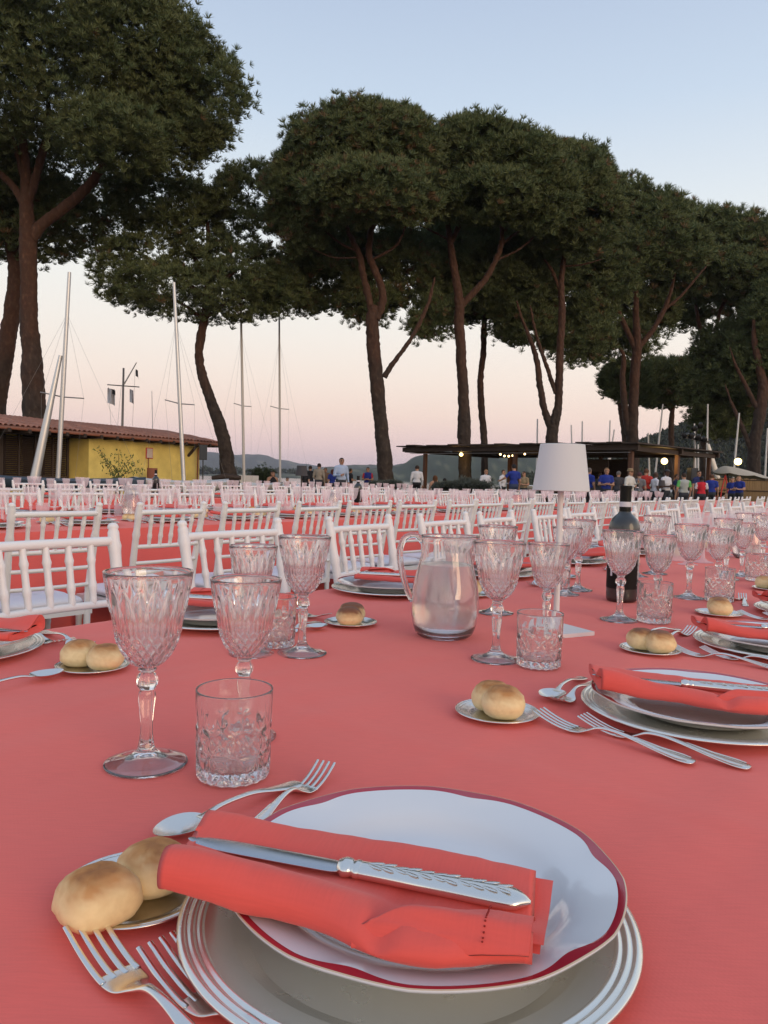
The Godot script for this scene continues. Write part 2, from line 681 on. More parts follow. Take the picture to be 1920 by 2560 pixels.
# a silver charger: flat well, raised rim with three ridges
func charger_mesh(seg: int, m: Material) -> ArrayMesh:
	var pr := PackedVector2Array()
	pr.append_array(ring_profile([[0.0, 0.0], [0.100, 0.0], [0.110, 0.001], [0.122, 0.0065], [0.158, 0.0115], [0.1605, 0.0128], [0.1600, 0.0142]]))
	for k in 3:
		var r := 0.1575 - 0.0062 * k
		for q in [[0.0016, 0.0004], [0.0004, 0.0015], [-0.0014, 0.0016], [-0.0026, 0.0005], [-0.0034, -0.0001]]:
			pr.append(Vector2(r + q[0], 0.0138 - 0.0007 * k + q[1]))
	pr.append_array(ring_profile([[0.136, 0.0112], [0.124, 0.0085], [0.1235, 0.0083], [0.112, 0.0036], [0.1115, 0.0034], [0.100, 0.0024], [0.05, 0.0022], [0.0, 0.0022]]))
	for i in pr.size():
		pr[i].x *= 0.965
	var g := Geo.new()
	g.lathe(pr, seg)
	return g.mesh(m)


func bread_dish_mesh(seg: int) -> ArrayMesh:
	var pr := ring_profile([[0.0, 0.0], [0.034, 0.0], [0.040, 0.0012], [0.0545, 0.0058], [0.0558, 0.0066], [0.0556, 0.0076], [0.0545, 0.0080], [0.0535, 0.0074], [0.0527, 0.0070], [0.0518, 0.0074], [0.0508, 0.0074], [0.0500, 0.0066], [0.0490, 0.0062], [0.0480, 0.0064], [0.0470, 0.0058], [0.041, 0.0034], [0.036, 0.0018], [0.0, 0.0016]])
	var g := Geo.new()
	g.lathe(pr, seg)
	return g.mesh(M.silver)


# a dinner plate with a waved rim, a red band and a thin gilt edge
func wave(an: float) -> float:
	var k := fmod(an / TAU * 6.0 + 12.0, 1.0)
	return 0.55 * pow(absf(cos(PI * k)), 6.0) * -1.0 + 0.35 * (1.0 - absf(cos(PI * k * 2.0)))


func plate_mesh(seg: int, plain: bool) -> ArrayMesh:
	var white := Color(0.71, 0.725, 0.74)
	var red := Color(0.40, 0.020, 0.040)
	var gilt := Color(0.60, 0.45, 0.30)
	var spec := [
		[0.0, 0.0, white], [0.074, 0.0, white], [0.080, 0.0015, white], [0.086, 0.004, white], [0.100, 0.012, white], [0.122, 0.0190, white], [0.1385, 0.0228, white], [0.1412, 0.0238, white], [0.1417, 0.0252, white], [0.1416, 0.0258, white],
		[0.1416, 0.0258, gilt], [0.1413, 0.0261, gilt], [0.1406, 0.0261, gilt],
		[0.1406, 0.0261, red], [0.1375, 0.0256, red], [0.1338, 0.0248, red],
		[0.1338, 0.0248, white], [0.1270, 0.0232, white], [0.1190, 0.0213, white], [0.1110, 0.0192, white], [0.1040, 0.0166, white], [0.0990, 0.0135, white], [0.0940, 0.0098, white], [0.0880, 0.0070, white], [0.0800, 0.0054, white], [0.05, 0.005, white], [0.0, 0.005, white]]
	var pr := PackedVector2Array()
	var tints := []
	for s in spec:
		pr.append(Vector2(s[0], s[1]))
		tints.append(white if plain else s[2])
	var bend := func(p: Vector2, an: float) -> Vector2:
		var q := p
		var f := smoothstep(0.10, 0.141, p.x)
		var w := wave(an)
		q.x += 0.0024 * w * f
		if absf(p.x - 0.1338) < 0.0001 and p.y > 0.0246:
			# the inner edge of the band dips to a point where the lobes meet
			q.x -= 0.004 * pow(absf(cos(PI * fmod(an / TAU * 6.0 + 12.0, 1.0))), 14.0) - 0.0018
		if p.y > 0.012 and p.x > 0.104 and p.x < 0.130:
			q.y += 0.0007 * w * sin((p.x - 0.104) / 0.026 * PI)
		return q
	var g := Geo.new()
	g.lathe(pr, seg, bend, tints)
	return g.mesh(M.porcelain, true)


func roll_geo(g: Geo, at: Vector3, size: Vector3, seed: float, dark := 0.0) -> void:
	var rows := []
	var tints := []
	var rings := 22
	var seg := 32
	for i in rings + 1:
		var a := PI * i / rings - PI / 2
		var ring := PackedVector3Array()
		var tn := PackedColorArray()
		for j in seg:
			var an := TAU * j / seg
			var d := Vector3(cos(a) * cos(an), sin(a), -cos(a) * sin(an))
			var wob := 1.0 + 0.055 * noise.get_noise_3d(d.x * 0.9 + seed, d.y * 1.3, d.z * 1.3) + 0.012 * noise.get_noise_3d(d.x * 6.0, d.y * 6.0 + seed, d.z * 6.0)
			# squarish, flat below
			var e := Vector3(signf(d.x) * pow(absf(d.x), 0.76), d.y, signf(d.z) * pow(absf(d.z), 0.76))
			if e.y < 0.0:
				e.y *= 0.78
			ring.append(at + e * size * wob)
			# crust: browned where the oven caught it, pale where the dough rose
			var n := noise.get_noise_3d(d.x * 2.1 + seed * 3.0, d.y * 2.1, d.z * 2.1) * 0.22 + 0.07 * noise.get_noise_3d(d.x * 9.0, d.y * 9.0, d.z * 9.0 + seed)
			var top := smoothstep(0.22, 1.0, d.y + n + dark * 0.35)
			var col := Color(0.92, 0.74, 0.40).lerp(Color(0.56, 0.235, 0.055), top)
			col = col.lerp(Color(0.22, 0.075, 0.025), smoothstep(0.8, 1.3, d.y + n + dark))
			tn.append(col)
		rows.append(ring)
		tints.append(tn)
	g.grid(rows, true, tints)


func roll_pair_mesh(seed: float, gap: float, turned: float, dark := 0.0, k := 1.12) -> ArrayMesh:
	var g := Geo.new()
	var d := Vector3(cos(turned), 0, -sin(turned)) * gap * k
	roll_geo(g, Vector3(0, 0.0160 * k, 0) - d, Vector3(0.0272, 0.0205, 0.0250) * k, seed, dark)
	roll_geo(g, Vector3(0, 0.0156 * k, 0) + d, Vector3(0.0260, 0.0198, 0.0245) * k, seed + 5.0, dark)
	return g.mesh(M.crust, true)


func one_roll_mesh(seed: float) -> ArrayMesh:
	var g := Geo.new()
	roll_geo(g, Vector3(0, 0.0225, 0), Vector3(0.0300, 0.0275, 0.0275), seed)
	return g.mesh(M.crust, true)


# cutlery lies along z; the tips are at -z
func sweep(g: Geo, pts: Array, n: int, seg := 10) -> void:
	# each point: z, height, half width, half thickness
	var c := curve_through(pts.map(func(q): return Vector3(q[0], q[1], 0)), n)
	var w := curve_through(pts.map(func(q): return Vector3(q[2], q[3], 0)), n)
	var rows := []
	for i in c.size():
		var a: Vector3 = c[maxi(i - 1, 0)]
		var b: Vector3 = c[mini(i + 1, c.size() - 1)]
		var dir := Vector3(0, b.y - a.y, b.x - a.x).normalized()
		var nn := Vector3.RIGHT
		var bb := dir.cross(nn)
		var ring := PackedVector3Array()
		for j in seg:
			var an := TAU * j / seg
			ring.append(Vector3(0, c[i].y, c[i].x) + nn * cos(an) * maxf(w[i].x, 0.0002) + bb * sin(an) * maxf(w[i].y, 0.0002))
		if i == 0 or i == c.size() - 1:
			var cap := PackedVector3Array()
			cap.resize(seg)
			cap.fill(Vector3(0, c[i].y, c[i].x))
			if i == 0:
				rows.append(cap)
				rows.append(ring)
			else:
				rows.append(ring)
				rows.append(cap)
		else:
			rows.append(ring)
	g.grid(rows, true)


func fork_meshes(long: float) -> Array:
	var s := long / 0.205
	var g := Geo.new()
	sweep(g, [[0.1025 * s, 0.0022, 0.004 * s, 0.001], [0.0985 * s, 0.0024, 0.0095 * s, 0.0016], [0.085 * s, 0.003, 0.0105 * s, 0.0019], [0.06 * s, 0.0055, 0.0078 * s, 0.0019], [0.03 * s, 0.0100, 0.0052 * s, 0.0019], [0.005 * s, 0.0128, 0.0036 * s, 0.002], [-0.015 * s, 0.0118, 0.0034 * s, 0.002], [-0.028 * s, 0.0068, 0.0066 * s, 0.0016], [-0.037 * s, 0.0036, 0.0118 * s, 0.0013], [-0.048 * s, 0.0024, 0.0132 * s, 0.0012], [-0.056 * s, 0.0026, 0.0128 * s, 0.0011]], 60, 14)
	# the raised thread round the end of the handle
	for side in [-1.0, 1.0]:
		g.tube([Vector3(0.0062 * s * side, 0.0047, 0.096 * s), Vector3(0.0088 * s * side, 0.0049, 0.085 * s), Vector3(0.0062 * s * side, 0.0070, 0.06 * s), Vector3(0.0038 * s * side, 0.0114, 0.03 * s)], [0.0006, 0.0008, 0.0007, 0.0004], 6)
	var handle := g.mesh(M.silver)
	var tines := []
	for k in 4:
		var x := (k - 1.5) * 0.0074 * s
		var t := Geo.new()
		var path := []
		var rad := []
		for i in 10:
			var f := i / 9.0
			path.append(Vector3(x * (1.0 + 0.05 * f), 0.0026 + 0.0125 * pow(f, 1.8), (-0.050 - 0.0525 * f) * s))
			rad.append(lerpf(0.00125, 0.0010, f) * s)
		t.tube(path, rad, 8, lerpf(2.1, 1.5, 0.3))
		tines.append(t.mesh(M.silver))
	return [handle, tines]


func spoon_mesh(long: float) -> ArrayMesh:
	var s := long / 0.18
	var g := Geo.new()
	sweep(g, [[0.090 * s, 0.0022, 0.004 * s, 0.001], [0.086 * s, 0.0025, 0.0095 * s, 0.0016], [0.072 * s, 0.0035, 0.0100 * s, 0.0018], [0.05 * s, 0.0068, 0.0068 * s, 0.0018], [0.02 * s, 0.0120, 0.0038 * s, 0.0019], [-0.015 * s, 0.0125, 0.0030 * s, 0.002], [-0.034 * s, 0.0098, 0.0042 * s, 0.0014], [-0.042 * s, 0.0086, 0.006 * s, 0.0010]], 40, 12)
	# the bowl: two skins a millimetre apart
	for skin in 2:
		var rows := []
		for i in 9:
			var r := i / 8.0
			var ring := PackedVector3Array()
			for j in 28:
				var an := TAU * j / 28
				var px := r * cos(an)
				var pz := r * sin(an)
				var egg := 1.0 - 0.18 * pz
				ring.append(Vector3(px * 0.0195 * s * egg, 0.0018 + 0.0082 * r * r + 0.0008 * skin * (1.0 - 0.8 * r * r), (-0.064 - pz * 0.027) * s))
			rows.append(ring)
		if skin == 0:
			rows.reverse()
		rows.reverse()
		g.grid(rows, true)
	return g.mesh(M.silver)


# the knife: blade, ferrule, and a handle with a worn ornament
func knife_meshes() -> Array:
	var blade := Geo.new()
	sweep(blade, [[-0.006, 0.0045, 0.0056, 0.0018], [-0.012, 0.0045, 0.0085, 0.0016], [-0.03, 0.0045, 0.0090, 0.0014], [-0.06, 0.0045, 0.0092, 0.0012], [-0.09, 0.0045, 0.0090, 0.0011], [-0.108, 0.0046, 0.0074, 0.0010], [-0.117, 0.0048, 0.0050, 0.0009], [-0.123, 0.0050, 0.0012, 0.0005]], 40, 10)
	var handle := Geo.new()
	sweep(handle, [[-0.008, 0.0055, 0.0060, 0.0045], [-0.004, 0.0055, 0.0092, 0.0058], [0.0, 0.0055, 0.0086, 0.0055], [0.002, 0.0055, 0.0074, 0.0049], [0.005, 0.0055, 0.0088, 0.0055], [0.008, 0.0055, 0.0080, 0.0052], [0.011, 0.0055, 0.0082, 0.0052], [0.04, 0.0055, 0.0088, 0.0056], [0.08, 0.0055, 0.0104, 0.0060], [0.102, 0.0055, 0.0112, 0.0060], [0.111, 0.0054, 0.0100, 0.0052], [0.117, 0.0052, 0.0052, 0.0036], [0.121, 0.005, 0.0012, 0.001]], 80, 16)
	# leaves in low relief along the top
	for k in 11:
		var f := k / 10.0
		var z := 0.018 + 0.086 * f
		for sd in [-1.0, 1.0]:
			handle.ball(Vector3(sd * (0.0026 + 0.0014 * f + 0.0008 * sin(k * 2.4)), 0.0106 + 0.0007 * f, z), Vector3(0.0017, 0.00035, 0.0058), 5, 8, Basis(Vector3.UP, sd * 0.35))
	return [blade.mesh(M.blade), handle.mesh(M.silver)]


func fold_height(x: float) -> float:
	var k := [[-0.066, 0.002], [-0.060, 0.008], [-0.055, 0.0165], [-0.044, 0.0245], [-0.030, 0.0225], [-0.012, 0.0140], [0.004, 0.0118]]
	for i in k.size() - 1:
		if x <= k[i + 1][0]:
			return lerpf(k[i][1], k[i + 1][1], smoothstep(0.0, 1.0, clampf((x - k[i][0]) / (k[i + 1][0] - k[i][0]), 0, 1)))
	return 0.0118


# a folded napkin, 27 cm long along z; -x is the rounded fold
func napkin_mesh(variant: int, fine: bool) -> ArrayMesh:
	var g := Geo.new()
	var ns := 54 if fine else 14
	var nt := 44 if fine else 14
	var L := 0.258
	var sh := variant * 7.3
	var rows := []
	var shape := [Vector2(0.046, 0.0018), Vector2(0.053, 0.0075), Vector2(0.049, 0.0150), Vector2(0.030, 0.0135), Vector2(0.008, 0.0100), Vector2(-0.012, 0.0112), Vector2(-0.030, 0.0215), Vector2(-0.044, 0.0245), Vector2(-0.055, 0.0170), Vector2(-0.055, 0.0060), Vector2(-0.044, 0.0012), Vector2(-0.010, 0.0006), Vector2(0.030, 0.0008)]
	for i in ns + 1:
		var f := float(i) / ns
		var z := (f - 0.5) * L
		var pts := shape.duplicate()
		var hump := 1.0 + 0.18 * sin(f * 5.0 + 0.6 + sh) - 0.25 * smoothstep(0.8, 1.0, f)
		var belly := 0.016 * exp(-pow((f - 0.70) / 0.17, 2.0)) - 0.014 * smoothstep(0.8, 1.0, f)
		var wide := 1.0 - 0.06 * smoothstep(0.35, 0.0, f)
		var crease := 0.0055 * exp(-pow((f - 0.66) / 0.035, 2.0))
		var ring := PackedVector3Array()
		for k in pts.size():
			var q: Vector2 = pts[k]
			if q.x < -0.01:
				q.x -= belly * clampf((-q.x - 0.01) / 0.04, 0, 1)
				if k >= 5 and k <= 8:
					q.y = q.y * hump - crease * (1.0 if k >= 6 else 0.4)
			pts[k] = Vector2(q.x * wide, q.y)
		pts.append(pts[0])
		var c := curve_through(pts, nt)
		for j in nt:
			var p: Vector2 = c[j]
			var w := noise.get_noise_3d(p.x * 26.0 + sh, z * 16.0, p.y * 30.0) * 0.0016 + noise.get_noise_3d(p.x * 60.0, z * 34.0 + sh, 3.0) * 0.0005
			# the far end hangs a little, the near end lies flat
			var droop := 0.006 * smoothstep(0.30, 0.0, f)
			var slip := 0.006 * sin(f * 3.4 + sh)
			ring.append(Vector3(p.x + slip, maxf(p.y + w + droop, -0.012 if f < 0.25 else 0.0), z + 0.010 * (1.0 - p.x / 0.055) * smoothstep(0.45, 0.0, f) - 0.004 * (1.0 + p.x / 0.055) * smoothstep(0.7, 1.0, f)))
		if i == 0 or i == ns:
			# close the ends with a sheet set a little inside
			var mid := Vector3.ZERO
			for q in ring:
				mid += q / ring.size()
			var cap := PackedVector3Array()
			for q in ring:
				cap.append(mid + (q - mid) * Vector3(0.75, 0.1, 1) + Vector3(0, 0, 0.006 if i == 0 else -0.006))
			if i == 0:
				rows.append(cap)
				rows.append(ring)
			else:
				rows.append(ring)
				rows.append(cap)
		else:
			rows.append(ring)
	g.grid(rows, true)
	if fine:
		# the front fold laps back over the knife end: a lapel that widens to the near end
		var lap := []
		for i in 25:
			var f := i / 24.0
			var z := lerpf(0.026, 0.127, f)
			var x1 := lerpf(-0.0605, -0.019, pow(f, 0.75)) + 0.003 * sin(f * 9.0 + sh) * f
			var row := PackedVector3Array()
			for j in 13:
				var t := j / 12.0
				var x := lerpf(-0.0635 + 0.008 * f, x1, t)
				var y := fold_height(x) * (1.0 - 0.12 * f) + 0.0036 + 0.0022 * sin(t * PI) * f
				row.append(Vector3(x, y + noise.get_noise_2d(x * 60.0, z * 40.0 + sh) * 0.0008, z))
			var back := row.duplicate()
			back.reverse()
			for q in back:
				row.append(q - Vector3(-0.0006, 0.0016, 0))
			lap.append(row)
		lap.reverse()
		g.grid(lap, true)
		# loose layers of the fold that show at the near end
		for lay in 2:
			var sheet := []
			for i in 7:
				var row := PackedVector3Array()
				for j in 9:
					var fx := j / 8.0
					row.append(Vector3(lerpf(-0.030, 0.047, fx), 0.004 + 0.004 * lay + 0.0022 * sin(fx * 7.0 + lay), 0.094 + 0.0062 * i + 0.002 * lay))
				sheet.append(row)
			sheet.reverse()
			g.grid(sheet)
	return g.mesh(M.napkin)


func hem_mesh() -> ArrayMesh:
	var g := Geo.new()
	for k in 15:
		g.ball(Vector3(-0.0555 + 0.0024 * k, fold_height(-0.0555 + 0.0024 * k) * 0.91 + 0.0056, 0.101), Vector3(0.0007, 0.0006, 0.0007), 4, 6)
	return g.mesh(M.thread)


func jug_meshes() -> Array:
	var o := [[0.0, 0.0045], [0.030, 0.0040], [0.0465, 0.0], [0.0540, 0.0050], [0.060, 0.016], [0.0645, 0.033], [0.0672, 0.052], [0.0672, 0.070], [0.0645, 0.095], [0.060, 0.118], [0.0545, 0.140], [0.0500, 0.158], [0.0482, 0.172], [0.0490, 0.186], [0.0515, 0.198]]
	var pts := o.map(func(q): return Vector2(q[0], q[1]))
	var pr := PackedVector2Array()
	var c := curve_through(pts.slice(2), 36)
	pr.append(pts[0])
	pr.append(pts[1])
	pr.append_array(PackedVector2Array(c))
	pr.append(Vector2(0.0510, 0.1995))
	pr.append(Vector2(0.0500, 0.1995))
	for i in range(36, 4, -2):
		pr.append(Vector2(c[i].x - 0.0028, c[i].y))
	pr.append(Vector2(0.045, 0.0090))
	pr.append(Vector2(0.0, 0.0085))
	var spout := func(p: Vector2, an: float) -> Vector2:
		var q := p
		var s := pow(maxf(cos(an), 0.0), 10.0) * smoothstep(0.165, 0.2, p.y)
		q.x += 0.013 * s
		return q
	var g := Geo.new()
	g.lathe(pr, 64, spout)
	var body := g.mesh(M.crystal)
	var h := Geo.new()
	var path := curve_through([Vector3(-0.0475, 0.186, 0), Vector3(-0.062, 0.1985, 0), Vector3(-0.083, 0.192, 0), Vector3(-0.092, 0.165, 0), Vector3(-0.086, 0.125, 0), Vector3(-0.074, 0.088, 0), Vector3(-0.064, 0.070, 0)], 36)
	var rad := []
	for i in path.size():
		rad.append(0.0062)
	h.tube(path, rad, 14)
	var handle := h.mesh(M.crystal)
	var wpr := PackedVector2Array()
	wpr.append(Vector2(0, 0.0090))
	wpr.append(Vector2(0.045, 0.0096))
	for i in range(6, 30, 2):
		if c[i].y < 0.143:
			wpr.append(Vector2(c[i].x - 0.0032, c[i].y))
	wpr.append(Vector2(outer_jug(0.143, pts) - 0.0032, 0.143))
	wpr.append(Vector2(outer_jug(0.143, pts) - 0.0042, 0.1426))
	wpr.append(Vector2(0.0, 0.1424))
	var w := Geo.new()
	w.lathe(wpr, 64)
	return [body, handle, w.mesh(M.water_in_jug)]


func outer_jug(y: float, pts: Array) -> float:
	for i in pts.size() - 1:
		if y >= pts[i].y and y <= pts[i + 1].y:
			return lerpf(pts[i].x, pts[i + 1].x, (y - pts[i].y) / (pts[i + 1].y - pts[i].y))
	return 0.05


func make_tableware() -> void:
	material("thread", lin(0.26, 0.016, 0.012), 0.9)
	var bl := material("blade", lin(0.50, 0.52, 0.55), 0.22, 1.0)
	bl.roughness = 0.22
	ME.goblet = goblet_mesh()
	ME.goblet_far = far_goblet_mesh()
	ME.tumbler = tumbler_mesh(false)
	ME.tumbler_far = tumbler_mesh(true)
	ME.charger = charger_mesh(144, M.charger_silver)
	ME.charger_far = charger_mesh(40, M.charger_silver)
	ME.plate = plate_mesh(288, false)
	ME.plate_far = plate_mesh(72, false)
	ME.dish = bread_dish_mesh(64)
	ME.rolls = [roll_pair_mesh(1.0, 0.024, 0.2, 0.0, 1.02), roll_pair_mesh(4.0, 0.0225, 1.1), roll_pair_mesh(9.0, 0.0225, -0.2, 0.5), roll_pair_mesh(14.0, 0.0135, 0.5), roll_pair_mesh(23.0, 0.0155, 0.9, 0.25), roll_pair_mesh(31.0, 0.019, 0.1, 0.1)]
	ME.fork = fork_meshes(0.205)
	ME.dessert_fork = fork_meshes(0.168)
	ME.spoon = spoon_mesh(0.172)
	ME.knife = knife_meshes()
	ME.napkins = [napkin_mesh(0, true), napkin_mesh(1, true), napkin_mesh(2, true)]
	ME.napkin_far = napkin_mesh(3, false)
	ME.hem = hem_mesh()
	ME.jug = jug_meshes()


# ------------------------------------------------------------------ tables

const T2_NEAR := 3.55      # the near edge of the second row, measured across from the camera
const T2_TOP := 0.775
const T3_NEAR := 7.1
const T3_TOP := 0.78


func ripple(u: float, w: float) -> float:
	return 0.0022 * noise.get_noise_2d(u * 1.6 + 4.0, w * 7.0 + u) + 0.0013 * noise.get_noise_2d(u * 6.5 - w * 4.0, w * 2.0 + u * 1.2 + 30.0) + crease(u + 0.04 * w, 0.62) + crease(w - 0.02 * u, 0.47) + crease(w * 0.8 + u * 0.5, 0.83) * 0.6


# a line that the iron left
func crease(a: float, every: float) -> float:
	var q := absf(fmod(a + 20.0, every) - every * 0.5)
	return 0.0017 * maxf(0.0, 1.0 - q / 0.018) * (0.6 + 0.4 * sin(a * 3.0))


# a cloth over a table: the top, and a skirt with soft folds on all four sides
func cloth_mesh(u0: float, u1: float, w0: float, w1: float, top: float, fine_to: float) -> ArrayMesh:
	var us := [u0]
	var u := u0
	while u < u1 - 0.001:
		u = minf(u + (0.016 if u < fine_to else 0.09), u1)
		us.append(u)
	var ws := []
	var nw := int((w1 - w0) / (0.016 if fine_to > u0 else 0.12))
	for i in nw + 1:
		ws.append(lerpf(w0, w1, float(i) / nw))
	var g := Geo.new()
	var rows := []
	for a in us:
		var r := PackedVector3Array()
		for b in ws:
			var e := minf(minf(b - w0, w1 - b), minf(a - u0, u1 - a))
			r.append(on_table(a, b, top + (ripple(a, b) if fine_to > u0 else 0.0) - 0.006 * exp(-e / 0.006)))
		rows.append(r)
	rows.reverse()
	g.grid(rows)
	# skirts: [fixed coordinate is w?, value, outward sign]
	for s in [[true, w0, -1.0], [true, w1, 1.0], [false, u0, -1.0], [false, u1, 1.0]]:
		var line: Array = us if s[0] else ws
		var sk := []
		for i in 9:
			var f := i / 8.0
			var r := PackedVector3Array()
			for q in line:
				var fold := (0.020 * sin(q * 7.0 + 2.0 * noise.get_noise_1d(q * 1.3)) + 0.012 * sin(q * 19.0 + 3.0)) * f * f + 0.02 * f
				var out: float = s[1] + s[2] * fold
				var p := on_table(q, out, 0) if s[0] else on_table(out, q, 0)
				p.y = lerpf(top - 0.006, 0.03, f)
				r.append(p)
			sk.append(r)
		if (s[0] and s[2] < 0.0) or (not s[0] and s[2] > 0.0):
			sk.reverse()
		g.grid(sk)
	return g.mesh(M.cloth)


const ORD := ["first", "second", "third", "fourth", "fifth", "sixth", "seventh", "eighth", "ninth", "tenth", "eleventh", "twelfth", "thirteenth", "fourteenth", "fifteenth", "sixteenth", "seventeenth", "eighteenth", "nineteenth", "twentieth", "twenty-first", "twenty-second", "twenty-third", "twenty-fourth", "twenty-fifth", "twenty-sixth", "twenty-seventh", "twenty-eighth", "twenty-ninth", "thirtieth"]


# everything for one guest; at is the middle of the charger, turn makes -z point away from the guest
# o: plate / glasses / cutlery / fine / where (how to find this place)
func cover(at: Vector3, turn: float, o: Dictionary) -> void:
	var b := Basis(Vector3.UP, turn)
	var fine: bool = o.get("fine", false)
	var near_ware: bool = o.get("crystal", false)
	var where: String = o.where
	var jit: float = o.get("jit", 0.006)
	var spot := func(x: float, fwd: float, h := 0.0) -> Vector3:
		return at + b * Vector3(x + rng.randf_range(-jit, jit), h, -fwd + rng.randf_range(-jit, jit))
	if o.get("plate", true):
		solo("charger_plate", ME.charger if fine else ME.charger_far, "silver charger, " + where, "charger plate", at, turn, "silver chargers on the tables")
		var off: Vector2 = o.get("plate_at", Vector2.ZERO)
		var pp: Vector3 = at + b * Vector3(off.x, 0.0045, -off.y)
		solo("dinner_plate", ME.plate if fine else ME.plate_far, "red-rimmed white plate, " + where, "plate", pp, turn + o.get("plate_turn", 0.35), "white plates with a red rim")
		var nt: float = turn + deg_to_rad(o.get("napkin_turn", 21.0))
		var nb := Basis(Vector3.UP, nt)
		var na: Vector2 = o.get("napkin_at", Vector2(-0.036, 0.018))
		var npos: Vector3 = at + b * Vector3(na.x, 0.0295, -na.y)
		var np := thing("napkin", "folded red napkin, " + where, "napkin", npos, nt, "folded red napkins")
		part(np, "cloth", ME.napkins[o.get("napkin", rng.randi() % 3)] if fine else ME.napkin_far)
		if fine:
			part(np, "hem_stitch", ME.hem)
		if o.get("knife", fine):
			var kn := thing("knife", "ornate knife on napkin, " + where, "knife", npos + nb * Vector3(0.008, 0.0098, 0.001), nt, "table knives on the napkins")
			kn.rotation.x = 0.012
			part(kn, "blade", ME.knife[0])
			part(kn, "handle", ME.knife[1])
	if o.get("bread", true):
		var bp: Vector3 = spot.call(o.get("dish_at", Vector2(-0.118, 0.190)).x, o.get("dish_at", Vector2(-0.118, 0.190)).y)
		solo("bread_dish", ME.dish, "silver bread dish, " + where, "dish", bp, turn, "silver bread dishes")
		var kind: int = o.get("rolls", rng.randi() % 6)
		solo("bread_rolls", ME.rolls[kind], "golden bread rolls, " + where, "bread roll", bp + Vector3(0, 0.0018, 0) + b * o.get("roll_shift", Vector3.ZERO), turn + o.get("roll_turn", rng.randf_range(-0.6, 0.6)), "bread rolls on small dishes")
	if o.get("cutlery", fine):
		for k in 2:
			var fk := thing("fork", ("outer" if k == 0 else "inner") + " dinner fork, " + where, "fork", at + b * o.get("fork_at", [Vector3(-0.182, 0, -0.052), Vector3(-0.160, 0, 0.0)])[k], turn + o.get("fork_turn", [-0.13, -0.10])[k], "dinner forks")
			part(fk, "handle", ME.fork[0])
			for t in ME.fork[1]:
				part(fk, "tine", t)
		var df := thing("dessert_fork", "small dessert fork, " + where, "fork", at + b * o.get("dfork_at", Vector3(0.085, 0, -0.200)), turn - PI / 2 + o.get("dfork_turn", 0.27), "dessert forks")
		part(df, "handle", ME.dessert_fork[0])
		for t in ME.dessert_fork[1]:
			part(df, "tine", t)
		solo("dessert_spoon", ME.spoon, "small dessert spoon, " + where, "spoon", at + b * o.get("spoon_at", Vector3(0.045, 0, -0.226)), turn + PI / 2 + o.get("spoon_turn", 0.0), "dessert spoons")
	if o.get("glasses", true):
		var gm: Mesh = ME.goblet if near_ware else ME.goblet_far
		var tm: Mesh = ME.tumbler if near_ware else ME.tumbler_far
		var g1: Vector3 = o.get("big_at", Vector3.INF)
		if g1 == Vector3.INF:
			g1 = spot.call(0.075, 0.370)
		var g2: Vector3 = o.get("small_at", Vector3.INF)
		if g2 == Vector3.INF:
			g2 = spot.call(0.225, 0.360)
		var g3: Vector3 = o.get("tumbler_at", Vector3.INF)
		if g3 == Vector3.INF:
			g3 = spot.call(0.105, 0.280)
		g1.y -= 0.0012
		g2.y -= 0.0012
		solo("goblet", gm, "larger crystal goblet, " + where, "goblet", g1, rng.randf() * TAU, "large crystal goblets")
		var sm := solo("small_goblet", gm, "smaller crystal goblet, " + where, "goblet", g2, rng.randf() * TAU, "small crystal goblets")
		sm.scale = Vector3(0.905, 0.915, 0.905)
		if o.get("tumbler", true):
			solo("tumbler", tm, "short crystal tumbler, " + where, "tumbler", g3, rng.randf() * TAU, "crystal tumblers")


func jug(at: Vector3, turn: float, label: String) -> void:
	var j := thing("water_jug", label, "jug", at, turn, "glass water jugs")
	part(j, "body", ME.jug[0])
	part(j, "handle", ME.jug[1])
	part(j, "water", ME.jug[2])


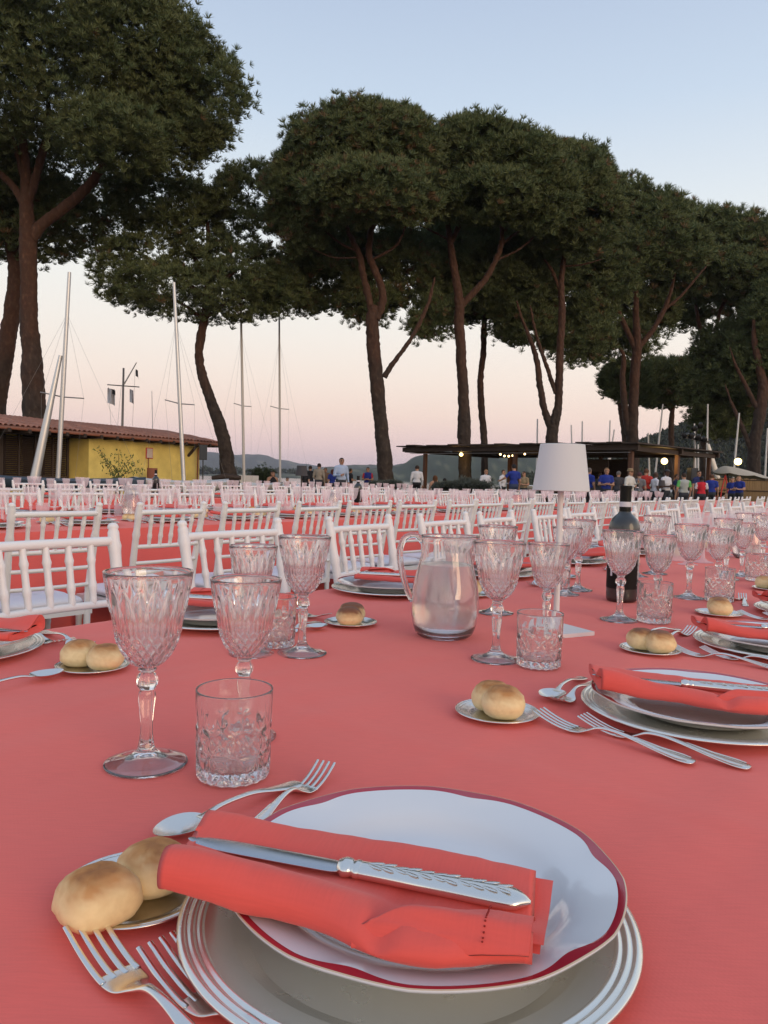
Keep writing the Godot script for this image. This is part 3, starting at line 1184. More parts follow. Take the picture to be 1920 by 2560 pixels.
func wine_bottle(at: Vector3, label: String, turn := 0.0) -> void:
	var b := thing("wine_bottle", label, "bottle", at, turn, "dark wine bottles")
	var g := Geo.new()
	g.lathe(ring_profile([[0, 0.004], [0.03, 0.002], [0.036, 0.0], [0.0395, 0.003], [0.0405, 0.01], [0.0405, 0.185], [0.0400, 0.196], [0.0375, 0.208], [0.0325, 0.2185], [0.0250, 0.2265], [0.0185, 0.232], [0.0152, 0.238], [0.0146, 0.246], [0.0144, 0.25]]), 40)
	part(b, "glass", g.mesh(M.bottle_glass))
	var c := Geo.new()
	c.lathe(ring_profile([[0.0149, 0.236], [0.0153, 0.237], [0.0150, 0.2505]]), 32)
	c.lathe(ring_profile([[0.0150, 0.264], [0.0149, 0.297], [0.0162, 0.298], [0.0162, 0.306], [0.0155, 0.307], [0.0, 0.307]]), 32)
	part(b, "capsule", c.mesh(M.capsule))
	var d := Geo.new()
	d.lathe(ring_profile([[0.0149, 0.2505], [0.0154, 0.2508], [0.0153, 0.2637], [0.0149, 0.264]]), 32)
	part(b, "capsule_band", d.mesh(M.bottle_band))
	# the label wraps two thirds of the way round; its print runs up the edge
	var l := Geo.new()
	var rows := []
	for y in [0.035, 0.150]:
		var r := PackedVector3Array()
		for j in 25:
			var an := -2.1 + 4.2 * j / 24.0
			r.append(Vector3(0.0409 * sin(an), y, 0.0409 * cos(an)))
		rows.append(r)
	l.grid(rows)
	var lab := part(b, "label", l.mesh(M.bottle_label))
	var pr := Geo.new()
	for k in 26:
		var an := 0.72
		var w := 0.011 + 0.004 * absf(sin(k * 2.3))
		var q := Vector3(0.0412 * sin(an), 0.062 + 0.0034 * k, 0.0412 * cos(an))
		pr.box(q, Vector3(w, 0.0017, 0.0004), Basis(Vector3.UP, an))
	pr.box(Vector3(0.0412 * sin(0.66), 0.046, 0.0412 * cos(0.66)), Vector3(0.013, 0.0012, 0.0004), Basis(Vector3.UP, 0.66))
	part(lab, "print", pr.mesh(M.bottle_band))
	var ed := Geo.new()
	ed.box(Vector3(0.0413 * sin(-1.30), 0.093, 0.0413 * cos(-1.30)), Vector3(0.006, 0.05, 0.0004), Basis(Vector3.UP, -1.30))
	part(lab, "sticker", ed.mesh(M.bottle_band))


func table_lamp(at: Vector3, turn: float, dark: bool, label: String) -> void:
	var l := thing("table_lamp", label, "lamp", at, turn, "table lamps")
	var sm: Material = M.black_metal if dark else M.white_metal
	var b := Geo.new()
	b.box(Vector3(0, 0.004, 0), Vector3(0.110, 0.008, 0.110))
	part(l, "base", b.mesh(sm))
	var s := Geo.new()
	s.tube([Vector3(0, 0.008, 0), Vector3(0, 0.2, 0), Vector3(0, 0.345, 0)], [0.0062, 0.0062, 0.0062], 12)
	part(l, "stem", s.mesh(sm))
	var h := Geo.new()
	h.lathe(ring_profile([[0.0560, 0.293], [0.0575, 0.2925], [0.0578, 0.294], [0.0452, 0.387], [0.0448, 0.388], [0.0440, 0.387], [0.0562, 0.2945], [0.0560, 0.293]]), 56)
	part(l, "lamp_shade", h.mesh(M.grey_shade if dark else M.lampshade_white))
	var sp := Geo.new()
	for k in 3:
		var an := TAU * k / 3.0
		sp.tube([Vector3(0, 0.34, 0), Vector3(0.0505 * cos(an), 0.342, 0.0505 * sin(an))], [0.0012, 0.0012], 6)
	part(l, "shade_ring", sp.mesh(sm))


func lay_tables() -> void:
	# the nearest table
	solo("tablecloth", cloth_mesh(-1.0, 13.5, 0.03, 1.43, TABLE, 3.0), "coral red cloth of the nearest long table, laid for dinner", "tablecloth", Vector3.ZERO, 0.0, "red cloths over the long tables")
	solo("tablecloth", cloth_mesh(0.5, 19.0, T2_NEAR, T2_NEAR + 1.4, T2_TOP, -9.0), "coral red cloth of the second long table, skirt showing between white chairs", "tablecloth", Vector3.ZERO, 0.0, "red cloths over the long tables")
	solo("tablecloth", cloth_mesh(2.5, 13.0, T3_NEAR, T3_NEAR + 1.4, T3_TOP, -9.0), "coral red cloth of the third long table, nearest the yellow house", "tablecloth", Vector3.ZERO, 0.0, "red cloths over the long tables")
	lay_near_table()
	lay_far_tables()


func lay_near_table() -> void:
	var h := TABLE + 0.001
	# the guest's own place, in front of the camera
	cover(Vector3(0.024, h, -0.527), turn_near, {"fine": true, "crystal": true, "jit": 0.0, "where": "at the place right before the camera", "plate_at": Vector2(0.030, 0.008), "napkin_at": Vector2(-0.040, 0.024), "plate_turn": 0.28, "napkin": 0, "rolls": 0,
		"fork_at": [Vector3(-0.166, 0, -0.050), Vector3(-0.146, 0, 0.004)], "big_at": Vector3(-0.245, h, -0.815), "small_at": Vector3(-0.159, h, -0.908), "tumbler_at": Vector3(-0.147, h, -0.786), "dish_at": Vector2(-0.096, 0.174), "roll_turn": -0.10, "roll_shift": Vector3(-0.015, 0, 0.010)})
	cover(on_table(1.090, 0.287, h), turn_near, {"fine": true, "crystal": true, "jit": 0.0, "where": "second place along the near side, at right", "napkin": 1, "rolls": 3, "napkin_at": Vector2(-0.025, 0.01), "roll_turn": 0.5,
		"big_at": Vector3(0.201, h, -1.344), "small_at": Vector3(0.332, h, -1.560), "tumbler_at": Vector3(0.267, h, -1.301), "dish_at": Vector2(-0.185, 0.205), "spoon_at": Vector3(-0.005, 0, -0.190), "spoon_turn": 0.1, "dfork_at": Vector3(-0.02, 0, -0.165), "dfork_turn": 3.2})
	cover(on_table(1.648, 0.292, h), turn_near, {"fine": true, "crystal": true, "jit": 0.0, "where": "third place along the near side", "napkin": 2, "rolls": 4,
		"big_at": Vector3(0.544, h, -1.771), "small_at": Vector3(0.681, h, -1.918), "tumbler_at": Vector3(0.617, h, -1.754), "dish_at": Vector2(-0.200, 0.180), "dfork_at": Vector3(-0.03, 0, -0.185), "dfork_turn": -0.1, "spoon_at": Vector3(-0.02, 0, -0.225), "spoon_turn": -0.2})
	cover(on_table(2.175, 0.292, h), turn_near, {"fine": true, "crystal": true, "jit": 0.0, "where": "fourth place along the near side", "napkin": 0, "rolls": 5,
		"big_at": Vector3(0.853, h, -2.158), "small_at": Vector3(0.990, h, -2.289), "tumbler_at": Vector3(0.915, h, -2.104), "dish_at": Vector2(-0.185, 0.195)})
	for k in 14:
		cover(on_table(2.72 + 0.565 * k, 0.295, h), turn_near, {"fine": k < 1, "crystal": k < 2, "knife": k < 3, "where": "%s place along the near side of the nearest table" % ORD[k + 4], "cutlery": k < 2})
	# the far side
	cover(on_table(0.576, 1.345, h), turn_far, {"fine": true, "crystal": true, "jit": 0.0, "where": "across the table at the frame's left edge", "napkin": 1, "rolls": 1, "roll_turn": 0.75, "glasses": false, "dish_at": Vector2(-0.109, 0.262), "spoon_at": Vector3(0.03, 0, -0.275), "spoon_turn": 0.1, "dfork_at": Vector3(-0.17, 0, -0.12), "dfork_turn": 1.2})
	cover(on_table(1.080, 1.250, h), turn_far, {"fine": true, "crystal": true, "jit": 0.0, "where": "across the table behind the two tall goblets", "napkin": 2, "rolls": 2, "roll_turn": 0.78,
		"big_at": Vector3(-0.136, h, -1.348), "small_at": Vector3(-0.222, h, -1.335), "tumbler_at": Vector3(-0.192, h, -1.400), "dish_at": Vector2(-0.175, 0.214), "spoon_at": Vector3(-0.02, 0, -0.205), "dfork_at": Vector3(-0.06, 0, -0.18)})
	cover(on_table(1.690, 1.265, h), turn_far, {"fine": true, "crystal": true, "jit": 0.004, "where": "across the table behind the water jug", "napkin": 0, "rolls": 0})
	cover(on_table(2.250, 1.262, h), turn_far, {"fine": true, "crystal": true, "jit": 0.0, "where": "across the table left of the wine bottle", "napkin": 1, "rolls": 3, "big_at": Vector3(0.568, h, -2.255)})
	for k in 15:
		cover(on_table(2.83 + 0.575 * k, 1.262, h), turn_far, {"fine": k < 1, "crystal": k < 1, "knife": false, "where": "%s place on the far side, counted beyond the bottle" % ORD[k], "cutlery": k < 1})
	jug(Vector3(0.125, h, -1.531), deg_to_rad(4.0), "clear glass jug of water with a loop handle, beside the white lamp")
	table_lamp(Vector3(0.362, h, -1.603), deg_to_rad(28.0), false, "slim white table lamp with conical white shade, unlit")
	wine_bottle(Vector3(0.640, h, -2.071), "dark wine bottle with silver neck band, behind the goblets", 0.25)
	jug(on_table(3.70, 0.80, h), deg_to_rad(190.0), "glass water jug farther along the nearest table")
	table_lamp(on_table(3.98, 0.72, h), 0.3, false, "white table lamp farther along the nearest table")
	wine_bottle(on_table(4.6, 0.78, h), "wine bottle farther along the nearest table")
	jug(on_table(6.2, 0.80, h), 1.0, "most distant glass water jug on the nearest table")


func lay_far_tables() -> void:
	for k in 22:
		var u := 1.85 + 0.515 * k
		var where := "%s place on the near side of the second table" % ORD[k]
		cover(on_table(u, T2_NEAR + 0.235, T2_TOP + 0.001), turn_near, {"where": where, "plate": k < 14, "bread": k < 12, "cutlery": k < 5, "tumbler": k < 12, "jit": 0.014})
	for k in 22:
		var u := 2.05 + 0.515 * k
		var where := "%s place on the far side of the second table" % ORD[k]
		cover(on_table(u, T2_NEAR + 1.165, T2_TOP + 0.001), turn_far, {"where": where, "plate": k < 10, "bread": k < 6, "tumbler": k < 8, "jit": 0.014})
	for k in 14:
		var u := 3.6 + 0.54 * k
		cover(on_table(u, T3_NEAR + 0.235, T3_TOP + 0.001), turn_near, {"where": "%s place on the near side of the third table" % ORD[k], "plate": k < 6, "bread": false, "tumbler": false, "jit": 0.014})
		cover(on_table(u + 0.2, T3_NEAR + 1.165, T3_TOP + 0.001), turn_far, {"where": "%s place on the far side of the third table" % ORD[k], "plate": false, "bread": false, "tumbler": false, "jit": 0.014})
	var h2 := T2_TOP + 0.001
	table_lamp(place(752, 1266, 7.35) * Vector3(1, 0, 1) + Vector3(0, h2, 0), 0.2, true, "table lamp with dark grey shade on the second table")
	wine_bottle(place(894, 1263, 7.75) * Vector3(1, 0, 1) + Vector3(0, h2, 0), "wine bottle on the second table, right of the grey lamp")
	jug(place(833, 1266, 7.3) * Vector3(1, 0, 1) + Vector3(0, h2, 0), 0.4, "glass water jug on the second table between lamp and bottle")
	jug(place(330, 1290, 5.0) * Vector3(1, 0, 1) + Vector3(0, h2, 0), 0.4, "glass water jug at the left of the second table")
	jug(on_table(8.1, T2_NEAR + 0.7, h2), 2.0, "glass water jug on the second table, beyond the white lamp shade")
	wine_bottle(place(389, 1232, 9.4) * Vector3(1, 0, 1) + Vector3(0, T3_TOP + 0.001, 0), "wine bottle on the third table, before the yellow wall")
	table_lamp(place(1653, 1240, 13.2) * Vector3(1, 0, 1) + Vector3(0, h2, 0), 0.2, true, "dark table lamp far off on the second table")
	wine_bottle(place(1593, 1240, 12.0) * Vector3(1, 0, 1) + Vector3(0, h2, 0), "wine bottle far off on the second table")


# ------------------------------------------------------------------ chairs

# local front is -z; the back stands at +z
func chair_pieces() -> Array:
	var out := []
	var post := func(x: float) -> Geo:
		var g := Geo.new()
		var path := []
		var rad := []
		var ctrl := [Vector3(x * 0.176, 0.0, 0.235), Vector3(x * 0.176, 0.25, 0.205), Vector3(x * 0.178, 0.46, 0.195), Vector3(x * 0.182, 0.65, 0.218), Vector3(x * 0.188, 0.905, 0.268)]
		var c := curve_through(ctrl, 60)
		for i in c.size():
			var y: float = c[i].y
			var r := 0.0150 - 0.002 * smoothstep(0.3, 0.0, y)
			# double rings turned in the wood
			for ry in [0.12, 0.33, 0.56, 0.665, 0.785, 0.865]:
				for d in [-0.006, 0.006]:
					r += 0.0034 * exp(-pow((y - ry - d) / 0.0042, 2.0))
			path.append(c[i])
			rad.append(r)
		path.append(Vector3(x * 0.1885, 0.913, 0.2695))
		rad.append(0.0120)
		path.append(Vector3(x * 0.1885, 0.918, 0.2705))
		rad.append(0.0150)
		path.append(Vector3(x * 0.1885, 0.926, 0.2715))
		rad.append(0.0125)
		path.append(Vector3(x * 0.1885, 0.930, 0.2720))
		rad.append(0.0060)
		g.tube(path, rad, 10)
		return g
	out.append(["back_post", post.call(-1.0)])
	out.append(["back_post", post.call(1.0)])
	var back_z := func(y: float) -> float:
		return 0.195 + 0.073 * pow((y - 0.46) / 0.445, 1.15)
	var rail := func(y: float, half: float, r: float) -> Geo:
		var g := Geo.new()
		var path := []
		var rad := []
		for i in 13:
			var f := i / 12.0 * 2.0 - 1.0
			path.append(Vector3(f * half, y, back_z.call(y) + 0.014 * (1.0 - f * f)))
			rad.append(r)
		g.tube(path, rad, 10)
		return g
	out.append(["top_rail", rail.call(0.882, 0.186, 0.0125)])
	out.append(["middle_rail", rail.call(0.722, 0.184, 0.0100)])
	out.append(["rung", rail.call(0.645, 0.182, 0.0088)])
	out.append(["rung", rail.call(0.568, 0.180, 0.0088)])
	for k in 5:
		var f := (k - 2) / 3.0
		var g := Geo.new()
		var path := []
		var rad := []
		for i in 19:
			var t := i / 18.0
			var y := lerpf(0.722, 0.882, t)
			path.append(Vector3(f * lerpf(0.172, 0.182, t), y, back_z.call(y) + 0.013 * (1.0 - f * f)))
			var r := 0.0088
			for ry in [0.30, 0.72]:
				r += 0.0030 * exp(-pow((t - ry) / 0.05, 2.0))
			rad.append(r)
		g.tube(path, rad, 8)
		out.append(["spindle", g])
	for x in [-1.0, 1.0]:
		var g := Geo.new()
		var path := []
		var rad := []
		for i in 25:
			var t := i / 24.0
			path.append(Vector3(x * lerpf(0.198, 0.190, t), 0.44 * t, lerpf(-0.205, -0.185, t)))
			var r := lerpf(0.0125, 0.0155, t)
			for ry in [0.3, 0.8]:
				r += 0.003 * exp(-pow((t - ry) / 0.02, 2.0))
			rad.append(r)
		g.tube(path, rad, 8)
		out.append(["front_leg", g])
	var seat := Geo.new()
	seat.box(Vector3(0, 0.448, 0.0), Vector3(0.40, 0.028, 0.40))
	out.append(["seat", seat])
	var st := Geo.new()
	for q in [[Vector3(-0.19, 0.2, -0.195), Vector3(0.19, 0.2, -0.195)], [Vector3(-0.18, 0.24, 0.21), Vector3(0.18, 0.24, 0.21)], [Vector3(-0.192, 0.22, -0.195), Vector3(-0.178, 0.22, 0.21)], [Vector3(0.192, 0.22, -0.195), Vector3(0.178, 0.22, 0.21)]]:
		st.tube(q, [0.009, 0.009], 8)
	out.append(["stretcher", st])
	# the cushion: a soft slab
	var cu := Geo.new()
	var rows := []
	for i in 9:
		var a := PI * i / 8.0 - PI / 2
		var ring := PackedVector3Array()
		for j in 32:
			var an := TAU * j / 32
			var q := Vector2(cos(an), sin(an))
			var sq := 1.0 / pow(pow(absf(q.x), 6.0) + pow(absf(q.y), 6.0), 1.0 / 6.0)
			var k := pow(cos(a), 0.35) if i > 0 and i < 8 else 0.0
			ring.append(Vector3(q.x * sq * 0.196 * k, 0.487 + 0.026 * sin(a) + 0.004 * noise.get_noise_2d(q.x * 3.0, q.y * 3.0 + i), -q.y * sq * 0.192 * k - 0.004))
		rows.append(ring)
	cu.grid(rows, true)
	out.append(["cushion", cu])
	return out


func set_chairs() -> void:
	var pieces := chair_pieces()
	var detailed := thing("banquet_chair", "", "chair")
	var whole := Geo.new()
	var plain: ArrayMesh = null
	for p in pieces:
		part(detailed, p[0], p[1].mesh(M.cushion if p[0] == "cushion" else M.white_paint))
		if p[0] != "cushion" and p[0] != "stretcher":
			var g: Geo = p[1]
			var first := whole.v.size()
			whole.v.append_array(g.v)
			whole.c.append_array(g.c)
			whole.t.append_array(g.t)
			for i in g.ix:
				whole.ix.append(i + first)
	plain = whole.mesh(M.white_paint)
	names["banquet_chair"] = 0
	var used := false
	# row, where along, where across, turn, detailed?
	var spots := []
	var far_a := [0.44, 1.02, 1.61, 2.25, 2.83, 3.33]
	for k in 22:
		var u: float = far_a[k] if k < far_a.size() else 3.33 + 0.56 * (k - 5)
		spots.append([u, 1.585, turn_far, k < 8, "white turned-wood chair behind the nearest table, %s from the left" % ORD[k]])
	for k in 30:
		var u := 1.28 + 0.515 * k
		spots.append([u, 3.315, turn_near, k < 8, "white turned-wood chair on the near side of the second table, %s from the left" % ORD[k]])
	for k in 26:
		spots.append([2.3 + 0.515 * k, T2_NEAR + 1.4 + 0.2, turn_far, false, "white turned-wood chair on the far side of the second table, %s from the left" % ORD[k]])
	for k in 18:
		spots.append([3.3 + 0.53 * k, T3_NEAR - 0.24, turn_near, false, "white turned-wood chair on the near side of the third table, %s from the left" % ORD[k]])
	for k in 16:
		spots.append([3.7 + 0.53 * k, T3_NEAR + 1.4 + 0.2, turn_far, false, "white turned-wood chair on the far side of the third table, %s from the left" % ORD[k]])
	for s in spots:
		var at := on_table(s[0] + rng.randf_range(-0.03, 0.03), s[1] + rng.randf_range(-0.045, 0.045), 0.0)
		var tn: float = s[2] + rng.randf_range(-0.11, 0.11)
		if s[3]:
			if not used:
				used = true
				names["banquet_chair"] = 1
				detailed.position = at
				detailed.rotation.y = tn
				tag(detailed, s[4], "chair", "white banquet chairs")
			else:
				dup(detailed, "banquet_chair", s[4], at, tn, "white banquet chairs")
		else:
			solo("banquet_chair", plain, s[4], "chair", at, tn, "white banquet chairs")


# ------------------------------------------------------------------ land, water, hills

func lay_land() -> void:
	# the lawn falls gently to the lake on the left and goes on level to the right
	var g := Geo.new()
	var rows := []
	var zs := []
	for i in 60:
		zs.append(12.0 - 132.0 * pow(i / 59.0, 1.3))
	for z in zs:
		var r := PackedVector3Array()
		for j in 61:
			var x := -150.0 + 5.0 * j
			var p := Vector3(x, 0, z)
			p.y = ground_at(p) - 0.9 * smoothstep(-78.0, -95.0, z) * smoothstep(30.0, 5.0, x) - 0.4 * smoothstep(-95.0, -110.0, z) * smoothstep(40.0, 5.0, x)
			r.append(p)
		rows.append(r)
	rows.reverse()
	g.grid(rows)
	setting_piece("lawn", g.mesh(M.lawn))
	var w := Geo.new()
	w.grid([PackedVector3Array([Vector3(-3500, -1.35, -4000), Vector3(2500, -1.35, -4000)]), PackedVector3Array([Vector3(-3500, -1.35, -70), Vector3(2500, -1.35, -70)])])
	setting_piece("lake", w.mesh(M.lake))
	# hills across the lake: crest heights in metres, from left to right
	ridge("far_hill", 3200.0, [[-1900, 60], [-1150, 78], [-880, 84], [-760, 92], [-640, 84], [-520, 82], [-420, 66], [-330, 52], [-240, 40], [-100, 44], [40, 52], [300, 60], [800, 70]], 600.0, Color(0.045, 0.058, 0.034), 11)
	ridge("shore_hill", 1700.0, [[-700, 4], [-420, 6], [-300, 9], [-200, 14], [-120, 24], [-60, 31], [0, 30], [60, 38], [120, 30], [200, 40], [400, 40]], 260.0, Color(0.045, 0.058, 0.034), 12)
	ridge("shore_hill", 760.0, [[-200, 2], [-90, 5], [-30, 11], [10, 15], [34, 27], [60, 31], [90, 33], [150, 30], [260, 34], [420, 40]], 130.0, Color(0.045, 0.058, 0.034), 13)
	ridge("near_hill", 300.0, [[30, 0], [60, 3], [71, 8], [80, 11], [91, 14], [102, 19], [112, 23], [125, 30], [150, 36], [190, 40], [220, 41], [320, 40]], 60.0, Color(0.045, 0.058, 0.034), 14)
	# trees that cover the nearest hill: one mass, too many and too far to count
	var leaf := tuft_mesh(9, 0.5, 0.16, 5)
	var mm := MultiMesh.new()
	mm.transform_format = MultiMesh.TRANSFORM_3D
	mm.use_colors = true
	mm.mesh = leaf
	var n := 9000
	mm.instance_count = n
	for i in n:
		var x := rng.randf_range(50.0, 210.0)
		var f := rng.randf_range(-1.0, 0.25)
		var c := hill_height(x, f)
		var b := Basis.from_euler(Vector3(rng.randf_range(-0.5, 0.5), rng.randf() * TAU, rng.randf_range(-0.5, 0.5))).scaled(Vector3.ONE * rng.randf_range(2.4, 4.6))
		mm.set_instance_transform(i, Transform3D(b, Vector3(x * (1.0 + f * 0.1), c + rng.randf_range(-0.5, 1.6), -300.0 - f * 60.0)))
		var t := rng.randf()
		mm.set_instance_color(i, Color(0.026, 0.040, 0.024).lerp(Color(0.050, 0.062, 0.030), t))
	var o := MultiMeshInstance3D.new()
	o.name = "hillside_forest"
	o.multimesh = mm
	o.set_meta("kind", "stuff")
	tag(o, "dark green forest covering the hillside behind the pines", "forest")
	add_child(o)
	# woods along the far shore
	shore_woods(place(640, 1190, 900), 150.0, 12.0, 900)
	for k in 7:
		var hx := -1180.0 + 95.0 * k + rng.randf_range(-20, 20)
		var hg := Geo.new()
		hg.box(Vector3(0, 4, 0), Vector3(rng.randf_range(14, 26), rng.randf_range(7, 12), 12))
		var hs := thing("shore_house", "pale house far away on the lake shore, %s from the left" % ORD[k], "house", Vector3(hx, -1.0, -2540.0), 0.0, "pale houses on the far shore")
		part(hs, "wall", hg.mesh(M.sign_white))
		var rg := Geo.new()
		rg.box(Vector3(0, 11, 0), Vector3(24, 3, 13))
		part(hs, "roof", rg.mesh(M.tile_1))


func shore_woods(at: Vector3, half: float, high: float, n: int) -> void:
	var mm := MultiMesh.new()
	mm.transform_format = MultiMesh.TRANSFORM_3D
	mm.use_colors = true
	mm.mesh = tuft_mesh(9, 0.5, 0.2, 6)
	mm.instance_count = n
	for i in n:
		var x := rng.randf_range(-1.0, 1.0)
		var top := high * (0.55 + 0.45 * noise.get_noise_1d(x * 9.0)) * (1.0 - 0.5 * x * x)
		var b := Basis.from_euler(Vector3(rng.randf_range(-0.5, 0.5), rng.randf() * TAU, 0)).scaled(Vector3.ONE * rng.randf_range(5.0, 9.0))
		mm.set_instance_transform(i, Transform3D(b, Vector3(at.x + x * half, -1.0 + rng.randf() * top, at.z + rng.randf_range(-25, 25))))
		mm.set_instance_color(i, Color(0.040, 0.060, 0.034).lerp(Color(0.07, 0.09, 0.045), rng.randf()))
	var o := MultiMeshInstance3D.new()
	o.name = "shore_woods"
	o.multimesh = mm
	o.set_meta("kind", "stuff")
	tag(o, "low green woods along the lake shore under the hills", "woods")
	add_child(o)


func hill_height(x: float, f: float) -> float:
	var pts := [[30, 0], [60, 3], [71, 8], [80, 11], [91, 14], [102, 19], [112, 23], [125, 30], [150, 36], [190, 40], [220, 41], [320, 40]]
	var h := 0.0
	for i in pts.size() - 1:
		if x >= pts[i][0] and x <= pts[i + 1][0]:
			h = lerpf(pts[i][1], pts[i + 1][1], (x - pts[i][0]) / float(pts[i + 1][0] - pts[i][0]))
	return h * (1.0 - pow(absf(f), 1.6)) - 1.0


# a hill: at that distance, with crest heights along x and that half depth
func ridge(called: String, dist: float, crest: Array, deep: float, col: Color, seed: int) -> void:
	var g := Geo.new()
	var rows := []
	var tints := []
	var cols := 160
	var x0: float = crest[0][0]
	var x1: float = crest[-1][0]
	for i in 19:
		var f := (i / 18.0) * 2.0 - 1.0
		var r := PackedVector3Array()
		var t := PackedColorArray()
		for j in cols + 1:
			var x := lerpf(x0, x1, float(j) / cols)
			var h := 0.0
			for k in crest.size() - 1:
				if x >= crest[k][0] and x <= crest[k + 1][0]:
					h = lerpf(crest[k][1], crest[k + 1][1], smoothstep(0.0, 1.0, (x - crest[k][0]) / float(crest[k + 1][0] - crest[k][0])))
			var s := 1.0 - pow(absf(f), 1.6)
			var rough := noise.get_noise_2d(x / deep * 3.0 + seed, f * 3.0) * 0.10 + noise.get_noise_2d(x / deep * 14.0, f * 14.0 + seed) * 0.04
			var y := h * s * (1.0 + rough) - 2.5
			r.append(Vector3(x * (1.0 + f * deep / dist), y, -dist - f * deep))
			var m := noise.get_noise_2d(x / deep * 6.0 + 9.0, f * 6.0 + seed)
			var m2 := noise.get_noise_2d(x / deep * 22.0, f * 20.0)
			var c := col * (1.0 + 0.35 * m + 0.35 * m2)
			if m > 0.36:
				c = c.lerp(Color(0.20, 0.19, 0.11), 0.45)   # fields
			c.a = 1.0
			t.append(c)
		rows.append(r)
		tints.append(t)
	g.grid(rows, false, tints)
	setting_piece(called, g.mesh(M.hill_forest, true))


# ------------------------------------------------------------------ stone pines

# a brush of needles: thin blades that spread upwards and outwards
func tuft_mesh(blades: int, long: float, wide: float, seed: int, low := 0.05) -> ArrayMesh:
	var r := RandomNumberGenerator.new()
	r.seed = seed
	var g := Geo.new()
	for i in blades:
		var an := TAU * i / blades + r.randf_range(-0.3, 0.3)
		var el := r.randf_range(low, 1.40)
		var d := Vector3(cos(an) * cos(el), sin(el), sin(an) * cos(el))
		var s := d.cross(Vector3.UP if absf(d.y) < 0.95 else Vector3.RIGHT).normalized().rotated(d, r.randf() * PI)
		var l := long * r.randf_range(0.7, 1.15)
		var root := d * 0.02
		g.tint = Color(1, 1, 1) * r.randf_range(0.75, 1.15)
		g.tint.a = 1.0
		var a := g.put(root - s * wide * 0.5)
		var b := g.put(root + s * wide * 0.5)
		var m1 := g.put(root + d * l * 0.6 + s * wide * 0.55)
		var m2 := g.put(root + d * l * 0.6 - s * wide * 0.55)
		var t := g.put(root + d * l + Vector3(0, -0.03 * l, 0))
		g.tri(a, m1, b)
		g.tri(a, m2, m1)
		g.tri(m2, t, m1)
	return g.mesh(M.needles, true)


